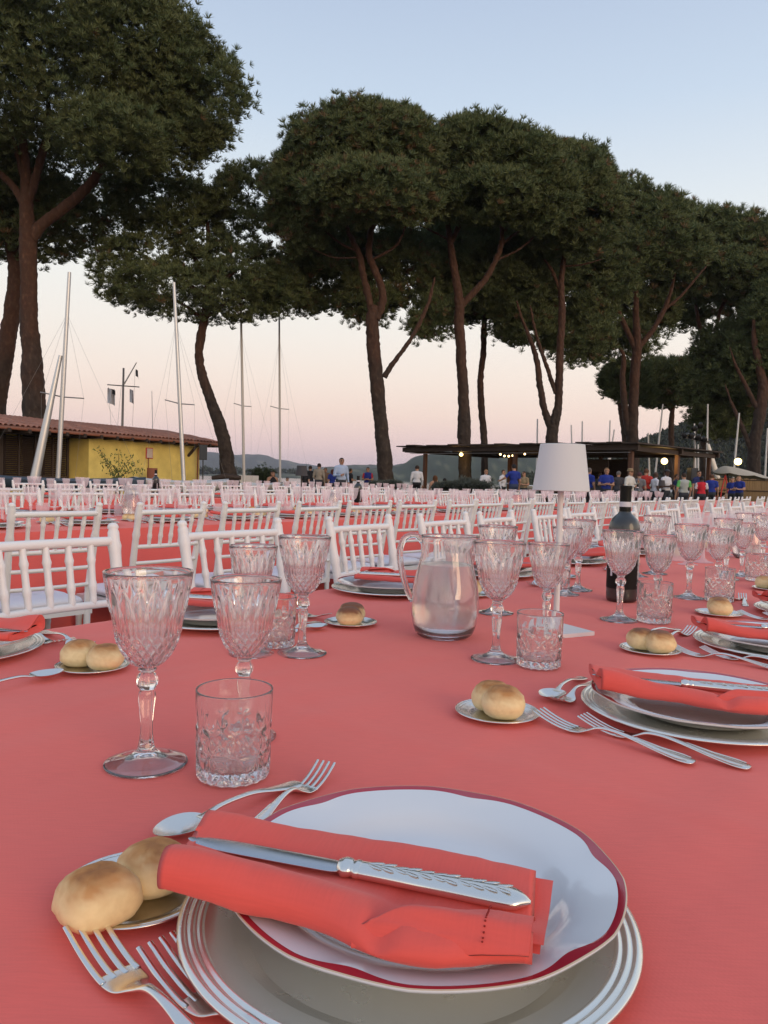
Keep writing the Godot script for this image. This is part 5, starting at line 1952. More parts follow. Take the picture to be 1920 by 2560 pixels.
func build_bar() -> void:
	var a := flat_at(1012, 37.5)
	var b := flat_at(1582, 28.6)
	var c := flat_at(1784, 34.0)
	a.y = 0
	b.y = 0
	c.y = 0
	var d := a + c - b
	var eu := (b - a).normalized()
	var ev := (c - b).normalized()
	var lu := a.distance_to(b)
	var lv := b.distance_to(c)
	var h := thing("timber_bar", "dark timber bar with flat plank roof on brown posts", "pergola")
	var plank := Geo.new()
	plank.beam(Vector3.ZERO, ev * (lv + 0.5), 0.60, 0.05)
	var pm := plank.mesh(M.dark_wood)
	var npl := int(lu / 0.66)
	for i in npl + 1:
		part(h, "plank", pm, a + eu * (lu * i / npl) - ev * 0.35 + Vector3(0, 2.60 + 0.03 * (i % 2) + 0.012 * sin(i * 1.7), 0))
	for k in 3:
		var g := Geo.new()
		var q := ev * (lv * k / 2.0)
		g.beam(a + q - eu * 0.15 + Vector3(0, 2.45, 0), b + q + eu * 0.2 + Vector3(0, 2.45, 0), 0.14, 0.20)
		part(h, "beam", g.mesh(M.dark_wood))
	for k in 2:
		var g2 := Geo.new()
		var q2 := eu * (lu * k)
		g2.beam(a + q2 + Vector3(0, 2.40, 0), a + q2 + ev * lv + Vector3(0, 2.40, 0), 0.12, 0.16)
		part(h, "beam", g2.mesh(M.dark_wood))
	for q in [[0.10, 0.02], [0.54, 0.02], [0.985, 0.02], [0.32, 0.45], [0.985, 0.55], [0.10, 0.98], [0.54, 0.98], [0.985, 0.98]]:
		var g3 := Geo.new()
		var p: Vector3 = a + eu * lu * q[0] + ev * lv * q[1]
		g3.box(p + Vector3(0, 1.05, 0), Vector3(0.15, 2.7, 0.15), Basis(eu, Vector3.UP, eu.cross(Vector3.UP)))
		part(h, "post", g3.mesh(M.post_wood))
	# walls at the back and the counter
	var wl := Geo.new()
	wl.beam(a + eu * lu * 0.30 + ev * lv * 0.99 + Vector3(0, 1.12, 0), a + eu * lu * 0.66 + ev * lv * 0.99 + Vector3(0, 1.12, 0), 0.1, 2.3)
	part(h, "back_wall", wl.mesh(M.dark_wood))
	var sd := Geo.new()
	sd.beam(a + eu * lu * 0.40 + ev * lv * 0.62 + Vector3(0, 1.9, 0), a + eu * lu * 0.70 + ev * lv * 0.62 + Vector3(0, 1.9, 0), 0.08, 0.55)
	part(h, "fascia_board", sd.mesh(M.dark_wood))
	var ct := Geo.new()
	ct.beam(a + eu * lu * 0.42 + ev * lv * 0.60 + Vector3(0, 0.5, 0), a + eu * lu * 0.80 + ev * lv * 0.60 + Vector3(0, 0.5, 0), 0.6, 1.1)
	part(h, "counter", ct.mesh(M.dark_wood))
	var wr := Geo.new()
	wr.tube([a + Vector3(0, 2.26, 0) + eu * 0.4 - ev * 0.1, b + Vector3(0, 2.26, 0) - eu * 0.1 - ev * 0.1], [0.012, 0.012], 6)
	part(h, "cable", wr.mesh(M.wire))
	# string of small bulbs
	var string := thing("bulb_string", "string of small glowing bulbs under the timber roof", "string lights")
	var xs := [1251.0, 1261.0, 1272.0, 1282.0, 1292.0, 1312.0]
	var ys := [1136.0, 1140.0, 1140.5, 1139.0, 1140.5, 1135.0]
	var cord := []
	for i in xs.size():
		var q3 := place(xs[i], ys[i], 35.5)
		var g4 := Geo.new()
		g4.ball(q3, Vector3.ONE * 0.045, 6, 10)
		part(string, "bulb", g4.mesh(M.small_bulb))
		var l := OmniLight3D.new()
		l.name = "bulb_light"
		l.light_color = Color(1.0, 0.82, 0.55)
		l.light_energy = 0.05
		l.light_size = 0.04
		l.omni_range = 12.0
		l.omni_attenuation = 2.0
		l.shadow_enabled = true
		string.add_child(l, true)
		l.position = q3
		cord.append(q3 + Vector3(0, 0.08, 0))
	var cg := Geo.new()
	var rr := []
	for i in cord.size():
		rr.append(0.008)
	cg.tube(cord, rr, 5)
	part(string, "cord", cg.mesh(M.black_metal))
	globe(place(1153, 1136, 35.0), 0.085, "bright round lamp hanging at the front of the timber roof", 2.36)
	globe(place(1661, 1153, 31.5), 0.13, "round lit globe lamp seen under the timber roof", -1.0)
	globe(place(1845, 1154, 36.0), 0.16, "round lit globe lamp on a post above the beige parasol", -1.0)


# a round lamp; hung from hang if that is above it, else on a post from the ground
func globe(at: Vector3, r: float, label: String, hang: float) -> void:
	var base := Vector3(at.x, ground_at(at), at.z)
	var l := thing("globe_lamp", label, "lamp", base if hang < 0.0 else at, 0.0, "round lit lamps")
	var q := at - l.position
	var g := Geo.new()
	g.ball(q, Vector3.ONE * r, 10, 16)
	part(l, "globe", g.mesh(M.lamp_globe))
	var p := Geo.new()
	if hang < 0.0:
		p.tube([Vector3.ZERO, q - Vector3(0, r * 0.97, 0)], [0.035, 0.03], 8)
		part(l, "post", p.mesh(M.black_metal))
	else:
		p.tube([q + Vector3(0, r * 0.97, 0), Vector3(q.x, hang - l.position.y, q.z)], [0.01, 0.01], 6)
		part(l, "cord", p.mesh(M.black_metal))
	var o := OmniLight3D.new()
	o.name = "globe_light"
	o.light_color = Color(1.0, 0.82, 0.52)
	o.light_energy = 0.55
	o.light_size = r * 0.9
	o.omni_range = 30.0
	o.omni_attenuation = 2.0
	o.shadow_enabled = true
	l.add_child(o)
	o.position = q


# ------------------------------------------------------------------ masts and boats

# foot and top in picture units; hull is the half length of the boat it stands in, 0 for none in view
func boat(label: String, fx: float, fy: float, tx: float, ty: float, d: float, hull: float, col: Material, spread := 0.0, thick := 0.055, turn := 0.4, boom := []) -> void:
	var k := 1920.0 / 1659.0
	var top := place(tx * k, ty * k, d)
	var low := place(fx * k, fy * k, d)
	var g0 := ground_at(low)
	var dir := (top - low).normalized()
	var deck := g0 + 0.75
	var foot := low + dir * ((deck - low.y) / dir.y)
	var b := thing("sailing_boat", label, "boat", Vector3(foot.x, g0, foot.z), 0.0, "sailing dinghies parked by the lake")
	var o := b.position
	var m := Geo.new()
	m.tube([foot - o, (foot + top) * 0.5 - o, top - o], [thick, thick * 0.95, thick * 0.7], 10)
	part(b, "mast", m.mesh(col))
	var hl := Geo.new()
	var rows := []
	var hb := Basis(Vector3.UP, turn)
	var L := maxf(hull, 1.9)
	for i in 13:
		var f := i / 12.0 * 2.0 - 1.0
		var wd := 0.72 * pow(maxf(1.0 - pow(absf(f), 2.4), 0.0), 0.6) + 0.01
		if f < -0.6:
			wd = maxf(wd, 0.45)
		var r := PackedVector3Array()
		for j in 9:
			var a := PI * j / 8.0
			r.append(hb * Vector3(f * L, 0.72 + 0.10 * f * f - sin(a) * 0.42 * (1.0 - 0.5 * f * f), -cos(a) * wd))
		rows.append(r)
	hl.grid(rows)
	var deckrows := []
	for i in 13:
		var r: PackedVector3Array = rows[i]
		deckrows.append(PackedVector3Array([r[0], (r[0] + r[8]) * 0.5 + Vector3(0, 0.07, 0), r[8]]))
	deckrows.reverse()
	hl.grid(deckrows)
	part(b, "hull", hl.mesh(M.hull_blue if hull > 2.2 else M.hull_white))
	var tr := Geo.new()
	for q in [-0.9, 0.9]:
		tr.box(hb * Vector3(q, 0.18, 0), Vector3(0.08, 0.36, 0.9), hb)
	part(b, "cradle", tr.mesh(M.wire))
	var st := Geo.new()
	if spread > 0.0:
		var mid := low.lerp(top, 0.40) - o
		var sdir := Vector3(1, -0.06, 0.25).normalized() * spread
		var sp := Geo.new()
		sp.tube([mid - sdir * 1.05 + Vector3(0, 0.10, 0), mid, mid + sdir], [0.018, 0.02, 0.018], 6)
		part(b, "spreader", sp.mesh(M.wire))
		for s in [-1.0, 1.0]:
			st.tube([low.lerp(top, 0.80) - o, mid + sdir * s, foot - o + sdir * s * 0.8], [0.0032, 0.0032, 0.0032], 4)
	for s in [-0.85, 0.95]:
		st.tube([low.lerp(top, 0.80) - o, foot - o + hb * Vector3(L * s, 0.05, 0)], [0.003, 0.003], 4)
	part(b, "stays", st.mesh(M.wire))
	if boom.size():
		var bm := Geo.new()
		bm.tube([place(boom[0] * k, boom[1] * k, d - 0.3) - o, place(boom[2] * k, boom[3] * k, d) - o], [0.15, 0.06], 10)
		part(b, "raised_boom", bm.mesh(col))


func park_boats() -> void:
	boat("sailing boat with tall mast and raised boom before the louvred shutters", 125, 1035, 150, 588, 24.0, 2.6, M.aluminium, 0.75, 0.075, 0.2, [73, 1042, 131, 768])
	boat("sailing boat whose pale mast crosses the yellow wall's right end", 397, 1045, 376, 610, 27.0, 2.0, M.aluminium, 0.55, 0.075, 0.9)
	boat("sailing boat with pale mast just right of the bent pine", 527, 1030, 520, 645, 38.0, 2.0, M.mast_white, 0.45, 0.07, 0.5)
	boat("sailing boat with slim mast and red masthead", 605, 1030, 603, 660, 40.0, 2.0, M.mast_white, 0.5, 0.06, 0.7)
	var rh := Geo.new()
	rh.box(Vector3.ZERO, Vector3(0.10, 0.26, 0.04))
	var flag := get_node("sailing_boat_003")
	part(flag, "masthead_flag", rh.mesh(M.red_paint), place(606 * 1920.0 / 1659.0, 655 * 1920.0 / 1659.0, 40.0) - flag.position)
	boat("faint mast standing far behind the yellow house", 331, 1000, 328, 845, 60.0, 1.9, M.mast_white, 0.0, 0.035, 0.3)
	var far := [[1160, 990, 1161, 905, 70], [1236, 990, 1234, 918, 80], [1257, 990, 1258, 910, 75], [1315, 990, 1318, 908, 75], [1318, 990, 1327, 928, 75], [1418, 1000, 1432, 873, 50], [1527, 1000, 1529, 873, 45], [1586, 1010, 1597, 892, 42], [1502, 1010, 1500, 915, 40], [1508, 1000, 1508, 960, 44], [1402, 1000, 1400, 935, 60], [1654, 1000, 1658, 925, 45]]
	var tell := ["left of the lamp shade", "first right of the lamp shade", "second right of the lamp shade", "left of the spreading pine", "slanting by the spreading pine", "leaning over the timber roof", "before the second pine from the right", "above the right globe lamp", "behind the stage lights", "short one behind the stage lights", "low behind the spreading pine", "at the frame's right edge"]
	for i in far.size():
		var q: Array = far[i]
		boat("white boat mast in the yard " + tell[i], q[0], q[1], q[2], q[3], q[4], 1.9, M.mast_white, 0.0, 0.0013 * q[4], 0.3 + i)
	# the slanting spar propped in the yard
	boat("stout white spar leaning left behind the speaker", 1543, 1008, 1529, 960, 38.0, 1.9, M.mast_white, 0.0, 0.13, 1.0)
	# the signal mast with its yard, gaff and flags
	var k := 1920.0 / 1659.0
	var d := 46.0
	var t := place(267 * k, 795 * k, d)
	var f := place(262 * k, 1010 * k, d)
	f.y = 0
	var s := thing("flag_mast", "signal mast with yard, gaff and limp black and white flags", "mast", f)
	var g := Geo.new()
	g.tube([Vector3.ZERO, t - f], [0.09, 0.06], 10)
	part(s, "pole", g.mesh(M.wire))
	var y := Geo.new()
	y.tube([place(232 * k, 831 * k, d) - f, place(301 * k, 836 * k, d) - f], [0.03, 0.03], 8)
	part(s, "yard", y.mesh(M.black_metal))
	var ga := Geo.new()
	ga.tube([place(268 * k, 830 * k, d) - f, place(295 * k, 783 * k, d) - f], [0.045, 0.03], 8)
	part(s, "gaff", ga.mesh(M.mast_white))
	var hy := Geo.new()
	for q in [[234, 836, 240, 920], [292, 800, 286, 920], [262, 833, 254, 920]]:
		hy.tube([place(q[0] * k, q[1] * k, d) - f, place(q[2] * k, q[3] * k, d) - f], [0.008, 0.008], 4)
	part(s, "halyards", hy.mesh(M.wire))
	for q in [[232, 838, 16, 32, M.flag_white, 0], [240, 840, 9, 9, M.flag_dark, 1], [280, 840, 8, 28, M.flag_white, 2], [293, 797, 5, 15, M.flag_dark, 3]]:
		var fg := Geo.new()
		var rows := []
		for i in 9:
			var r := PackedVector3Array()
			for j in 7:
				var fx := j / 6.0
				var fy := i / 8.0
				r.append(place((q[0] + q[2] * fx + 3.0 * sin(fx * 3.0) * fy) * k, (q[1] + q[3] * fy + 7.0 * fx * (0.5 + 0.5 * fy)) * k, d + 0.12 * sin(fx * 9.0 + fy * 2.0) - 0.06 * q[5]) - f)
			rows.append(r)
		fg.grid(rows)
		part(s, "flag", fg.mesh(q[4]))


# ------------------------------------------------------------------ small things of the yard

func small_things() -> void:
	speaker(508, 1131, 30.0, 0.29, 0.58, "black loudspeaker on a stand at the yellow house's corner")
	speaker(1731, 1189, 30.5, 0.31, 0.60, "black loudspeaker on a stand among the guests")
	# stage lights on a stand
	var p := place(1738, 1095, 33.0)
	var base := Vector3(p.x, 0, p.z)
	var s := thing("stage_lights", "black cluster of stage lights on a tall stand above the roof", "stage light", base)
	var g := Geo.new()
	g.tube([Vector3.ZERO, Vector3(0, p.y - 0.1, 0)], [0.04, 0.03], 8)
	part(s, "stand", g.mesh(M.wire))
	var b := Geo.new()
	b.beam(Vector3(-0.55, p.y + 0.05, 0), Vector3(0.55, p.y - 0.15, 0), 0.09, 0.09)
	part(s, "bar", b.mesh(M.black_metal))
	for q in [[-0.42, 0.12], [-0.15, 0.10], [0.12, 0.05], [0.35, -0.02], [-0.05, 0.42], [0.18, 0.55]]:
		var l := Geo.new()
		var at := Vector3(q[0], p.y + q[1], 0.05)
		var dd := Vector3(-0.5 + q[0], -0.35, 0.8).normalized()
		l.tube([at - dd * 0.16, at + dd * 0.10, at + dd * 0.14], [0.08, 0.10, 0.12], 12)
		part(s, "spotlight", l.mesh(M.black_metal))
	var ar := Geo.new()
	ar.tube([Vector3(0, p.y - 0.1, 0), Vector3(0.05, p.y + 0.3, 0), Vector3(0.2, p.y + 0.62, 0)], [0.025, 0.025, 0.02], 8)
	part(s, "arm", ar.mesh(M.black_metal))
	# reed fence and beige parasol on the right
	var f0 := flat_at(1772, 37.5)
	var f1 := flat_at(1995, 36.0)
	var fence := thing("reed_fence", "straw-coloured reed fence at the right under the parasol", "fence", f0)
	var fd := f1 - f0
	var n := 120
	for m in 10:
		var rg := Geo.new()
		for i in 12:
			var t := (m * 12 + i) / float(n)
			var q := fd * t
			rg.tube([q, q + Vector3(rng.randf_range(-0.02, 0.02), 1.5 + rng.randf_range(-0.05, 0.05), 0)], [0.03, 0.026], 5)
		part(fence, "reed_panel", rg.mesh(M.straw))
	for y in [0.4, 0.95, 1.45]:
		var rl := Geo.new()
		rl.tube([Vector3(0, y, 0.05), fd + Vector3(0, y, 0.05)], [0.02, 0.02], 6)
		part(fence, "rail", rl.mesh(M.dark_wood))
	var c := flat_at(1838, 34.6)
	var par := thing("parasol", "wide beige canvas parasol on the right, half closed and sagging", "parasol", c)
	var cv := Geo.new()
	var apex := place(1815, 1165, 34.6) - c
	var rows := []
	for i in 7:
		var r := PackedVector3Array()
		for j in 48:
			var an := TAU * j / 48
			var k := i / 6.0
			var sag := 0.06 * absf(sin(an * 4.0)) * k * sin(k * PI * 0.5)
			r.append(Vector3(apex.x * (1.0 - k) + 0.25 * k + 1.25 * k * cos(an), apex.y - 0.40 * pow(k, 1.5) - sag - 0.12 * k * cos(an), 1.25 * k * sin(an)))
		rows.append(r)
	cv.grid(rows, true)
	part(par, "canopy", cv.mesh(M.canvas))
	var pl := Geo.new()
	pl.tube([Vector3.ZERO, apex], [0.03, 0.03], 8)
	part(par, "pole", pl.mesh(M.dark_wood))
	# red steps
	var rd := thing("folding_trestle", "pair of bright red folding trestle frames against the reed fence", "trestle", flat_at(1805, 34.0))
	for x in [-0.42, 0.14]:
		for sd in [-0.16, 0.16]:
			var lg := Geo.new()
			lg.tube([Vector3(x + sd * 1.4, 0, 0.1 * sd), Vector3(x + sd * 0.9, 0.9, 0), Vector3(x, 1.62, 0)], [0.03, 0.03, 0.03], 6)
			part(rd, "leg", lg.mesh(M.red_paint))
		var cb := Geo.new()
		cb.tube([Vector3(x - 0.16, 1.05, 0), Vector3(x + 0.16, 1.05, 0)], [0.018, 0.018], 6)
		part(rd, "crossbar", cb.mesh(M.red_paint))
	# rosemary and lavender in front of the bar, and round the bush by the lake
	for q in [[1145, 1216, 31.0, 0.7, 0.10, "below the round lamp"], [1170, 1212, 31.0, 0.55, 0.13, "right of the round lamp"], [1190, 1217, 30.5, 0.5, 0.12, "left of the guests in white"], [1118, 1219, 31.5, 0.45, 0.1, "beside the guest in yellow"], [975, 1215, 32.0, 0.45, 0.12, "at the foot of the middle pine"], [945, 1215, 33.5, 0.35, 0.1, "left of the middle pine's foot"]]:
		bush("rosemary_bush", "grey-green rosemary bush " + q[5], place(q[0], q[1], q[2]), q[3], q[4], Color(0.085, 0.10, 0.085), int(q[0]))
	bush("round_bush", "round dark green bush by the water, beside the woman in black", place(655, 1196, 44.0), 0.8, 0.55, Color(0.045, 0.065, 0.028), 77)
	# white chairs and table by the water, a dark log
	var wt := Geo.new()
	wt.box(Vector3(0, 0.95, 0), Vector3(1.0, 0.55, 0.5))
	solo("cool_box", wt.mesh(M.white_metal), "white box standing by the water left of the bush", "box", flat_at(622, 41.0), 0.2)
	var lg2 := Geo.new()
	lg2.tube([Vector3(-0.8, 0.95, 0), Vector3(-0.2, 1.05, 0.1), Vector3(0.5, 1.0, 0)], [0.10, 0.14, 0.09], 10)
	solo("bark_log", lg2.mesh(M.dark_wood), "dark knotty root beside the bent pine's foot", "log", flat_at(575, 35.2))


func bush(called: String, label: String, mid: Vector3, rx: float, ry: float, col: Color, seed: int) -> void:
	var base := Vector3(mid.x, ground_at(mid), mid.z)
	var t := thing(called, label, "bush", base, 0.0, "bushes in front of the bar" if called == "rosemary_bush" else "")
	var r := RandomNumberGenerator.new()
	r.seed = seed
	var st := Geo.new()
	for i in 5:
		st.tube([Vector3(r.randf_range(-0.1, 0.1), 0, 0), Vector3(r.randf_range(-rx, rx) * 0.6, mid.y - base.y, r.randf_range(-0.2, 0.2))], [0.03, 0.012], 5)
	part(t, "stem", st.mesh(M.dark_wood))
	var mm := MultiMesh.new()
	mm.transform_format = MultiMesh.TRANSFORM_3D
	mm.use_colors = true
	mm.mesh = ME.tuft
	mm.instance_count = 420
	for i in 420:
		var v := Vector3(r.randfn(), r.randfn(), r.randfn()) * 0.45
		var p := (mid - base) + v * Vector3(rx, ry, rx * 0.7)
		p.y = maxf(p.y, 0.1)
		var b := Basis(Quaternion(Vector3.UP, (Vector3(v.x, absf(v.y) + 0.8, v.z)).normalized())) * Basis(Vector3.UP, r.randf() * TAU)
		mm.set_instance_transform(i, Transform3D(b.scaled(Vector3.ONE * r.randf_range(0.4, 0.8)), p))
		var cc := col * r.randf_range(0.7, 1.4)
		cc.a = 1.0
		mm.set_instance_color(i, cc)
	var o := MultiMeshInstance3D.new()
	o.name = "leaves"
	o.multimesh = mm
	o.set_meta("kind", "stuff")
	t.add_child(o)


func speaker(x: float, y: float, d: float, w: float, h: float, label: String) -> void:
	var c := place(x, y, d)
	var base := Vector3(c.x, ground_at(c), c.z)
	var s := thing("loudspeaker", label, "speaker", base, 0.2, "black loudspeakers on stands")
	var g := Geo.new()
	g.box(c - base, Vector3(w, h, w * 0.9))
	part(s, "cabinet", g.mesh(M.black_metal))
	var gr := Geo.new()
	gr.box(c - base + Vector3(0, 0, w * 0.45 + 0.006), Vector3(w * 0.9, h * 0.94, 0.012))
	part(s, "grille", gr.mesh(M.grey_shade))
	var p := Geo.new()
	var low := c.y - base.y - h * 0.5
	p.tube([Vector3(0, 0.25, 0), Vector3(0, low, 0)], [0.02, 0.02], 8)
	part(s, "pole", p.mesh(M.black_metal))
	for i in 3:
		var an := TAU * i / 3.0 + 0.4
		var l := Geo.new()
		l.tube([Vector3(0, 0.62, 0), Vector3(cos(an) * 0.5, 0.0, sin(an) * 0.5)], [0.015, 0.013], 6)
		part(s, "leg", l.mesh(M.black_metal))


# ------------------------------------------------------------------ people

# a body as one skin over tapered bones, meshed as surface nets
# bones: [from, to, radius there, radius here, what it wears]
func skin(bones: Array, cell: float, colours: Dictionary, head: Vector3, hair: Color, long_hair: bool, bald: bool) -> Geo:
	var lo := Vector3(9, 9, 9)
	var hi := -lo
	for b in bones:
		for e in 2:
			var r: float = b[2 + e] + 0.06
			lo = lo.min(b[e] - Vector3.ONE * r)
			hi = hi.max(b[e] + Vector3.ONE * r)
	var n := Vector3i(((hi - lo) / cell).ceil()) + Vector3i.ONE
	var f := PackedFloat32Array()
	f.resize(n.x * n.y * n.z)
	f.fill(1.0)
	var who := PackedByteArray()
	who.resize(f.size())
	var near := PackedFloat32Array()
	near.resize(f.size())
	near.fill(9.0)
	var k := 0.035
	for bi in bones.size():
		var b: Array = bones[bi]
		var a: Vector3 = b[0]
		var ab: Vector3 = b[1] - a
		var l2 := maxf(ab.length_squared(), 1e-9)
		var ra: float = b[2]
		var rb: float = b[3]
		var pad := maxf(ra, rb) + 0.055
		var i0 := Vector3i(((a.min(b[1]) - Vector3.ONE * pad - lo) / cell).floor()).max(Vector3i.ZERO)
		var i1 := Vector3i(((a.max(b[1]) + Vector3.ONE * pad - lo) / cell).ceil()).min(n - Vector3i.ONE)
		for z in range(i0.z, i1.z + 1):
			for y in range(i0.y, i1.y + 1):
				var at := (z * n.y + y) * n.x
				for x in range(i0.x, i1.x + 1):
					var p := lo + Vector3(x, y, z) * cell - a
					var t := clampf(p.dot(ab) / l2, 0.0, 1.0)
					var d := (p - ab * t).length() - lerpf(ra, rb, t)
					var o := f[at + x]
					if d < near[at + x]:
						near[at + x] = d
						who[at + x] = bi
					var h := clampf(0.5 + 0.5 * (o - d) / k, 0.0, 1.0)
					f[at + x] = lerpf(o, d, h) - k * h * (1.0 - h)
	var g := Geo.new()
	var index := PackedInt32Array()
	index.resize(f.size())
	index.fill(-1)
	var step := [1, n.x, n.x * n.y]
	for z in n.z - 1:
		for y in n.y - 1:
			for x in n.x - 1:
				var at := (z * n.y + y) * n.x + x
				var inside := 0
				var sum := Vector3.ZERO
				var cnt := 0
				var vals := []
				for c in 8:
					var q := at + (c & 1) + (1 if c & 2 else 0) * n.x + (1 if c & 4 else 0) * n.x * n.y
					vals.append(f[q])
					if f[q] < 0.0:
						inside += 1
				if inside == 0 or inside == 8:
					continue
				for e in [[0, 1], [2, 3], [4, 5], [6, 7], [0, 2], [1, 3], [4, 6], [5, 7], [0, 4], [1, 5], [2, 6], [3, 7]]:
					var va: float = vals[e[0]]
					var vb: float = vals[e[1]]
					if (va < 0.0) != (vb < 0.0):
						var t := va / (va - vb)
						sum += Vector3(e[0] & 1, (e[0] >> 1) & 1, (e[0] >> 2) & 1).lerp(Vector3(e[1] & 1, (e[1] >> 1) & 1, (e[1] >> 2) & 1), t)
						cnt += 1
				var p := lo + (Vector3(x, y, z) + sum / cnt) * cell
				var tag_name: String = bones[who[at]][4]
				var col: Color = colours[tag_name]
				if tag_name == "head":
					var q := p - head
					var back := -0.012 if q.y > -0.02 else -0.035
					if not bald and (q.y > 0.055 or q.z < back) and (q.y > -0.085 or long_hair):
						col = hair
					elif absf(q.y - 0.012) < 0.016 and absf(absf(q.x) - 0.034) < 0.016 and q.z > 0.05:
						col = Color(0.03, 0.02, 0.02)
					elif absf(q.y + 0.062) < 0.010 and absf(q.x) < 0.028 and q.z > 0.05:
						col = col * Color(0.7, 0.42, 0.42)
				g.tint = col
				index[at] = g.put(p)
	for z in range(1, n.z - 1):
		for y in range(1, n.y - 1):
			for x in range(1, n.x - 1):
				var at := (z * n.y + y) * n.x + x
				for ax in 3:
					var fa := f[at]
					var fb := f[at + step[ax]]
					if (fa < 0.0) == (fb < 0.0):
						continue
					var u: int = step[(ax + 1) % 3]
					var w: int = step[(ax + 2) % 3]
					var q := [index[at], index[at - u], index[at - u - w], index[at - w]]
					if q.min() < 0:
						continue
					if fa < 0.0:
						g.tri(q[0], q[2], q[1])
						g.tri(q[0], q[3], q[2])
					else:
						g.tri(q[0], q[1], q[2])
						g.tri(q[0], q[2], q[3])
	return g


# o: look of the person; the figure stands with its feet at the origin and faces +z
func person_mesh(o: Dictionary) -> ArrayMesh:
	var shirt: Color = o.shirt
	var skin_c: Color = o.get("skin", Color(0.42, 0.235, 0.155))
	var colours := {"shirt": shirt, "skin": skin_c, "head": skin_c, "trousers": o.get("trousers", Color(0.025, 0.028, 0.04)), "shoes": Color(0.03, 0.025, 0.02), "sleeve": o.get("sleeve", shirt), "hair": o.get("hair", Color(0.03, 0.018, 0.012)), "pants_top": o.get("pants_top", o.get("trousers", Color(0.025, 0.028, 0.04)))}
	var w: float = o.get("wide", 1.0)
	var sit: bool = o.get("sit", false)
	var dy := -0.42 if sit else 0.0
	var V := func(x: float, y: float, z: float) -> Vector3:
		return Vector3(x * w, y + dy, z)
	var head: Vector3 = Vector3(0, 1.605 + dy, 0.02) + o.get("nod", Vector3.ZERO)
	var bones := []
	var torso := "skin" if o.get("bare_shoulders", false) else "shirt"
	bones.append([V.call(-0.11, 1.385, -0.01), V.call(0.11, 1.385, -0.01), 0.085, 0.085, torso])
	bones.append([V.call(0, 1.33, 0.0), V.call(0, 1.12, 0.01), 0.135 * w, 0.125 * w, "shirt"])
	bones.append([V.call(-0.06, 1.24, 0.01), V.call(0.06, 1.24, 0.01), 0.115, 0.115, "shirt"])
	bones.append([V.call(-0.06, 1.02, 0.0), V.call(0.06, 1.02, 0.0), 0.115, 0.115, "shirt"])
	bones.append([V.call(-0.07, 0.92, -0.01), V.call(0.07, 0.92, -0.01), 0.115, 0.115, "pants_top"])
	bones.append([V.call(0, 1.40, -0.015), head + Vector3(0, -0.08, -0.02), 0.060, 0.052, "skin"])
	bones.append([head + Vector3(0, -0.045, 0.012), head + Vector3(0, 0.035, -0.006), 0.072, 0.090, "head"])
	bones.append([head + Vector3(0, -0.085, 0.045), head + Vector3(0, -0.06, 0.03), 0.030, 0.045, "head"])
	bones.append([head + Vector3(0, 0.005, 0.085), head + Vector3(0, -0.022, 0.098), 0.010, 0.016, "head"])
	for s in [-1.0, 1.0]:
		bones.append([head + Vector3(s * 0.078, 0.01, -0.005), head + Vector3(s * 0.082, -0.025, 0.0), 0.016, 0.012, "head"])
		var pose: String = o.get("left", "down") if s > 0.0 else o.get("right", "down")
		var sh: Vector3 = V.call(s * 0.185, 1.385, -0.01)
		var el: Vector3 = V.call(s * 0.245, 1.115, -0.02)
		var wr: Vector3 = V.call(s * 0.255, 0.875, 0.06)
		var pd := Vector3(-0.1 * s, -1, 0.2).normalized()
		if pose == "bent":
			el = V.call(s * 0.25, 1.115, 0.0)
			wr = V.call(s * 0.12, 1.12, 0.24)
			pd = Vector3(-0.7 * s, 0.2, 0.5).normalized()
		elif pose == "glass":
			el = V.call(s * 0.27, 1.13, 0.04)
			wr = V.call(s * 0.14, 1.26, 0.25)
			pd = Vector3(-0.5 * s, 0.5, 0.3).normalized()
		elif pose == "chin":
			el = V.call(s * 0.22, 1.14, 0.14)
			wr = V.call(s * 0.08, 1.38, 0.17)
			pd = Vector3(-0.3 * s, 0.9, -0.1).normalized()
		elif pose == "out":
			el = V.call(s * 0.34, 1.20, 0.08)
			wr = V.call(s * 0.42, 1.10, 0.30)
			pd = Vector3(0.1 * s, 0.0, 1).normalized()
		var mid := sh.lerp(el, 0.62)
		var ll: bool = o.get("long_sleeves", false)
		var upper := "skin" if o.get("bare_shoulders", false) else "sleeve"
		bones.append([sh, mid, 0.066, 0.056, upper])
		bones.append([mid, el, 0.048, 0.042, "sleeve" if ll else "skin"])
		bones.append([el, wr, 0.044 if ll else 0.040, 0.030, "sleeve" if ll else "skin"])
		bones.append([wr, wr + pd * 0.08, 0.028, 0.034, "skin"])
		var hip: Vector3 = V.call(s * 0.09, 0.90, 0.0)
		var kn: Vector3 = V.call(s * 0.105, 0.49, 0.02)
		var ank: Vector3 = V.call(s * 0.11, 0.085, -0.02)
		if sit:
			hip = Vector3(s * 0.10 * w, 0.50, -0.02)
			kn = Vector3(s * 0.13 * w, 0.50, 0.40)
			ank = Vector3(s * 0.13 * w, 0.085, 0.38)
		bones.append([hip, kn, 0.088, 0.060, "trousers"])
		bones.append([kn, ank, 0.056, 0.040, "trousers"])
		bones.append([ank + Vector3(0, -0.03, -0.03), ank + Vector3(s * 0.02, -0.045, 0.15), 0.042, 0.036, "shoes"])
	if o.get("long_hair", false):
		bones.append([head + Vector3(0, 0.02, -0.06), head + Vector3(0, -0.22, -0.075), 0.075, 0.062, "hair"])
		for s in [-1.0, 1.0]:
			bones.append([head + Vector3(s * 0.065, 0.02, -0.03), head + Vector3(s * 0.08, -0.17, -0.02), 0.045, 0.035, "hair"])
	var g := skin(bones, 0.027, colours, head, colours.hair, o.get("long_hair", false), o.get("bald", false))
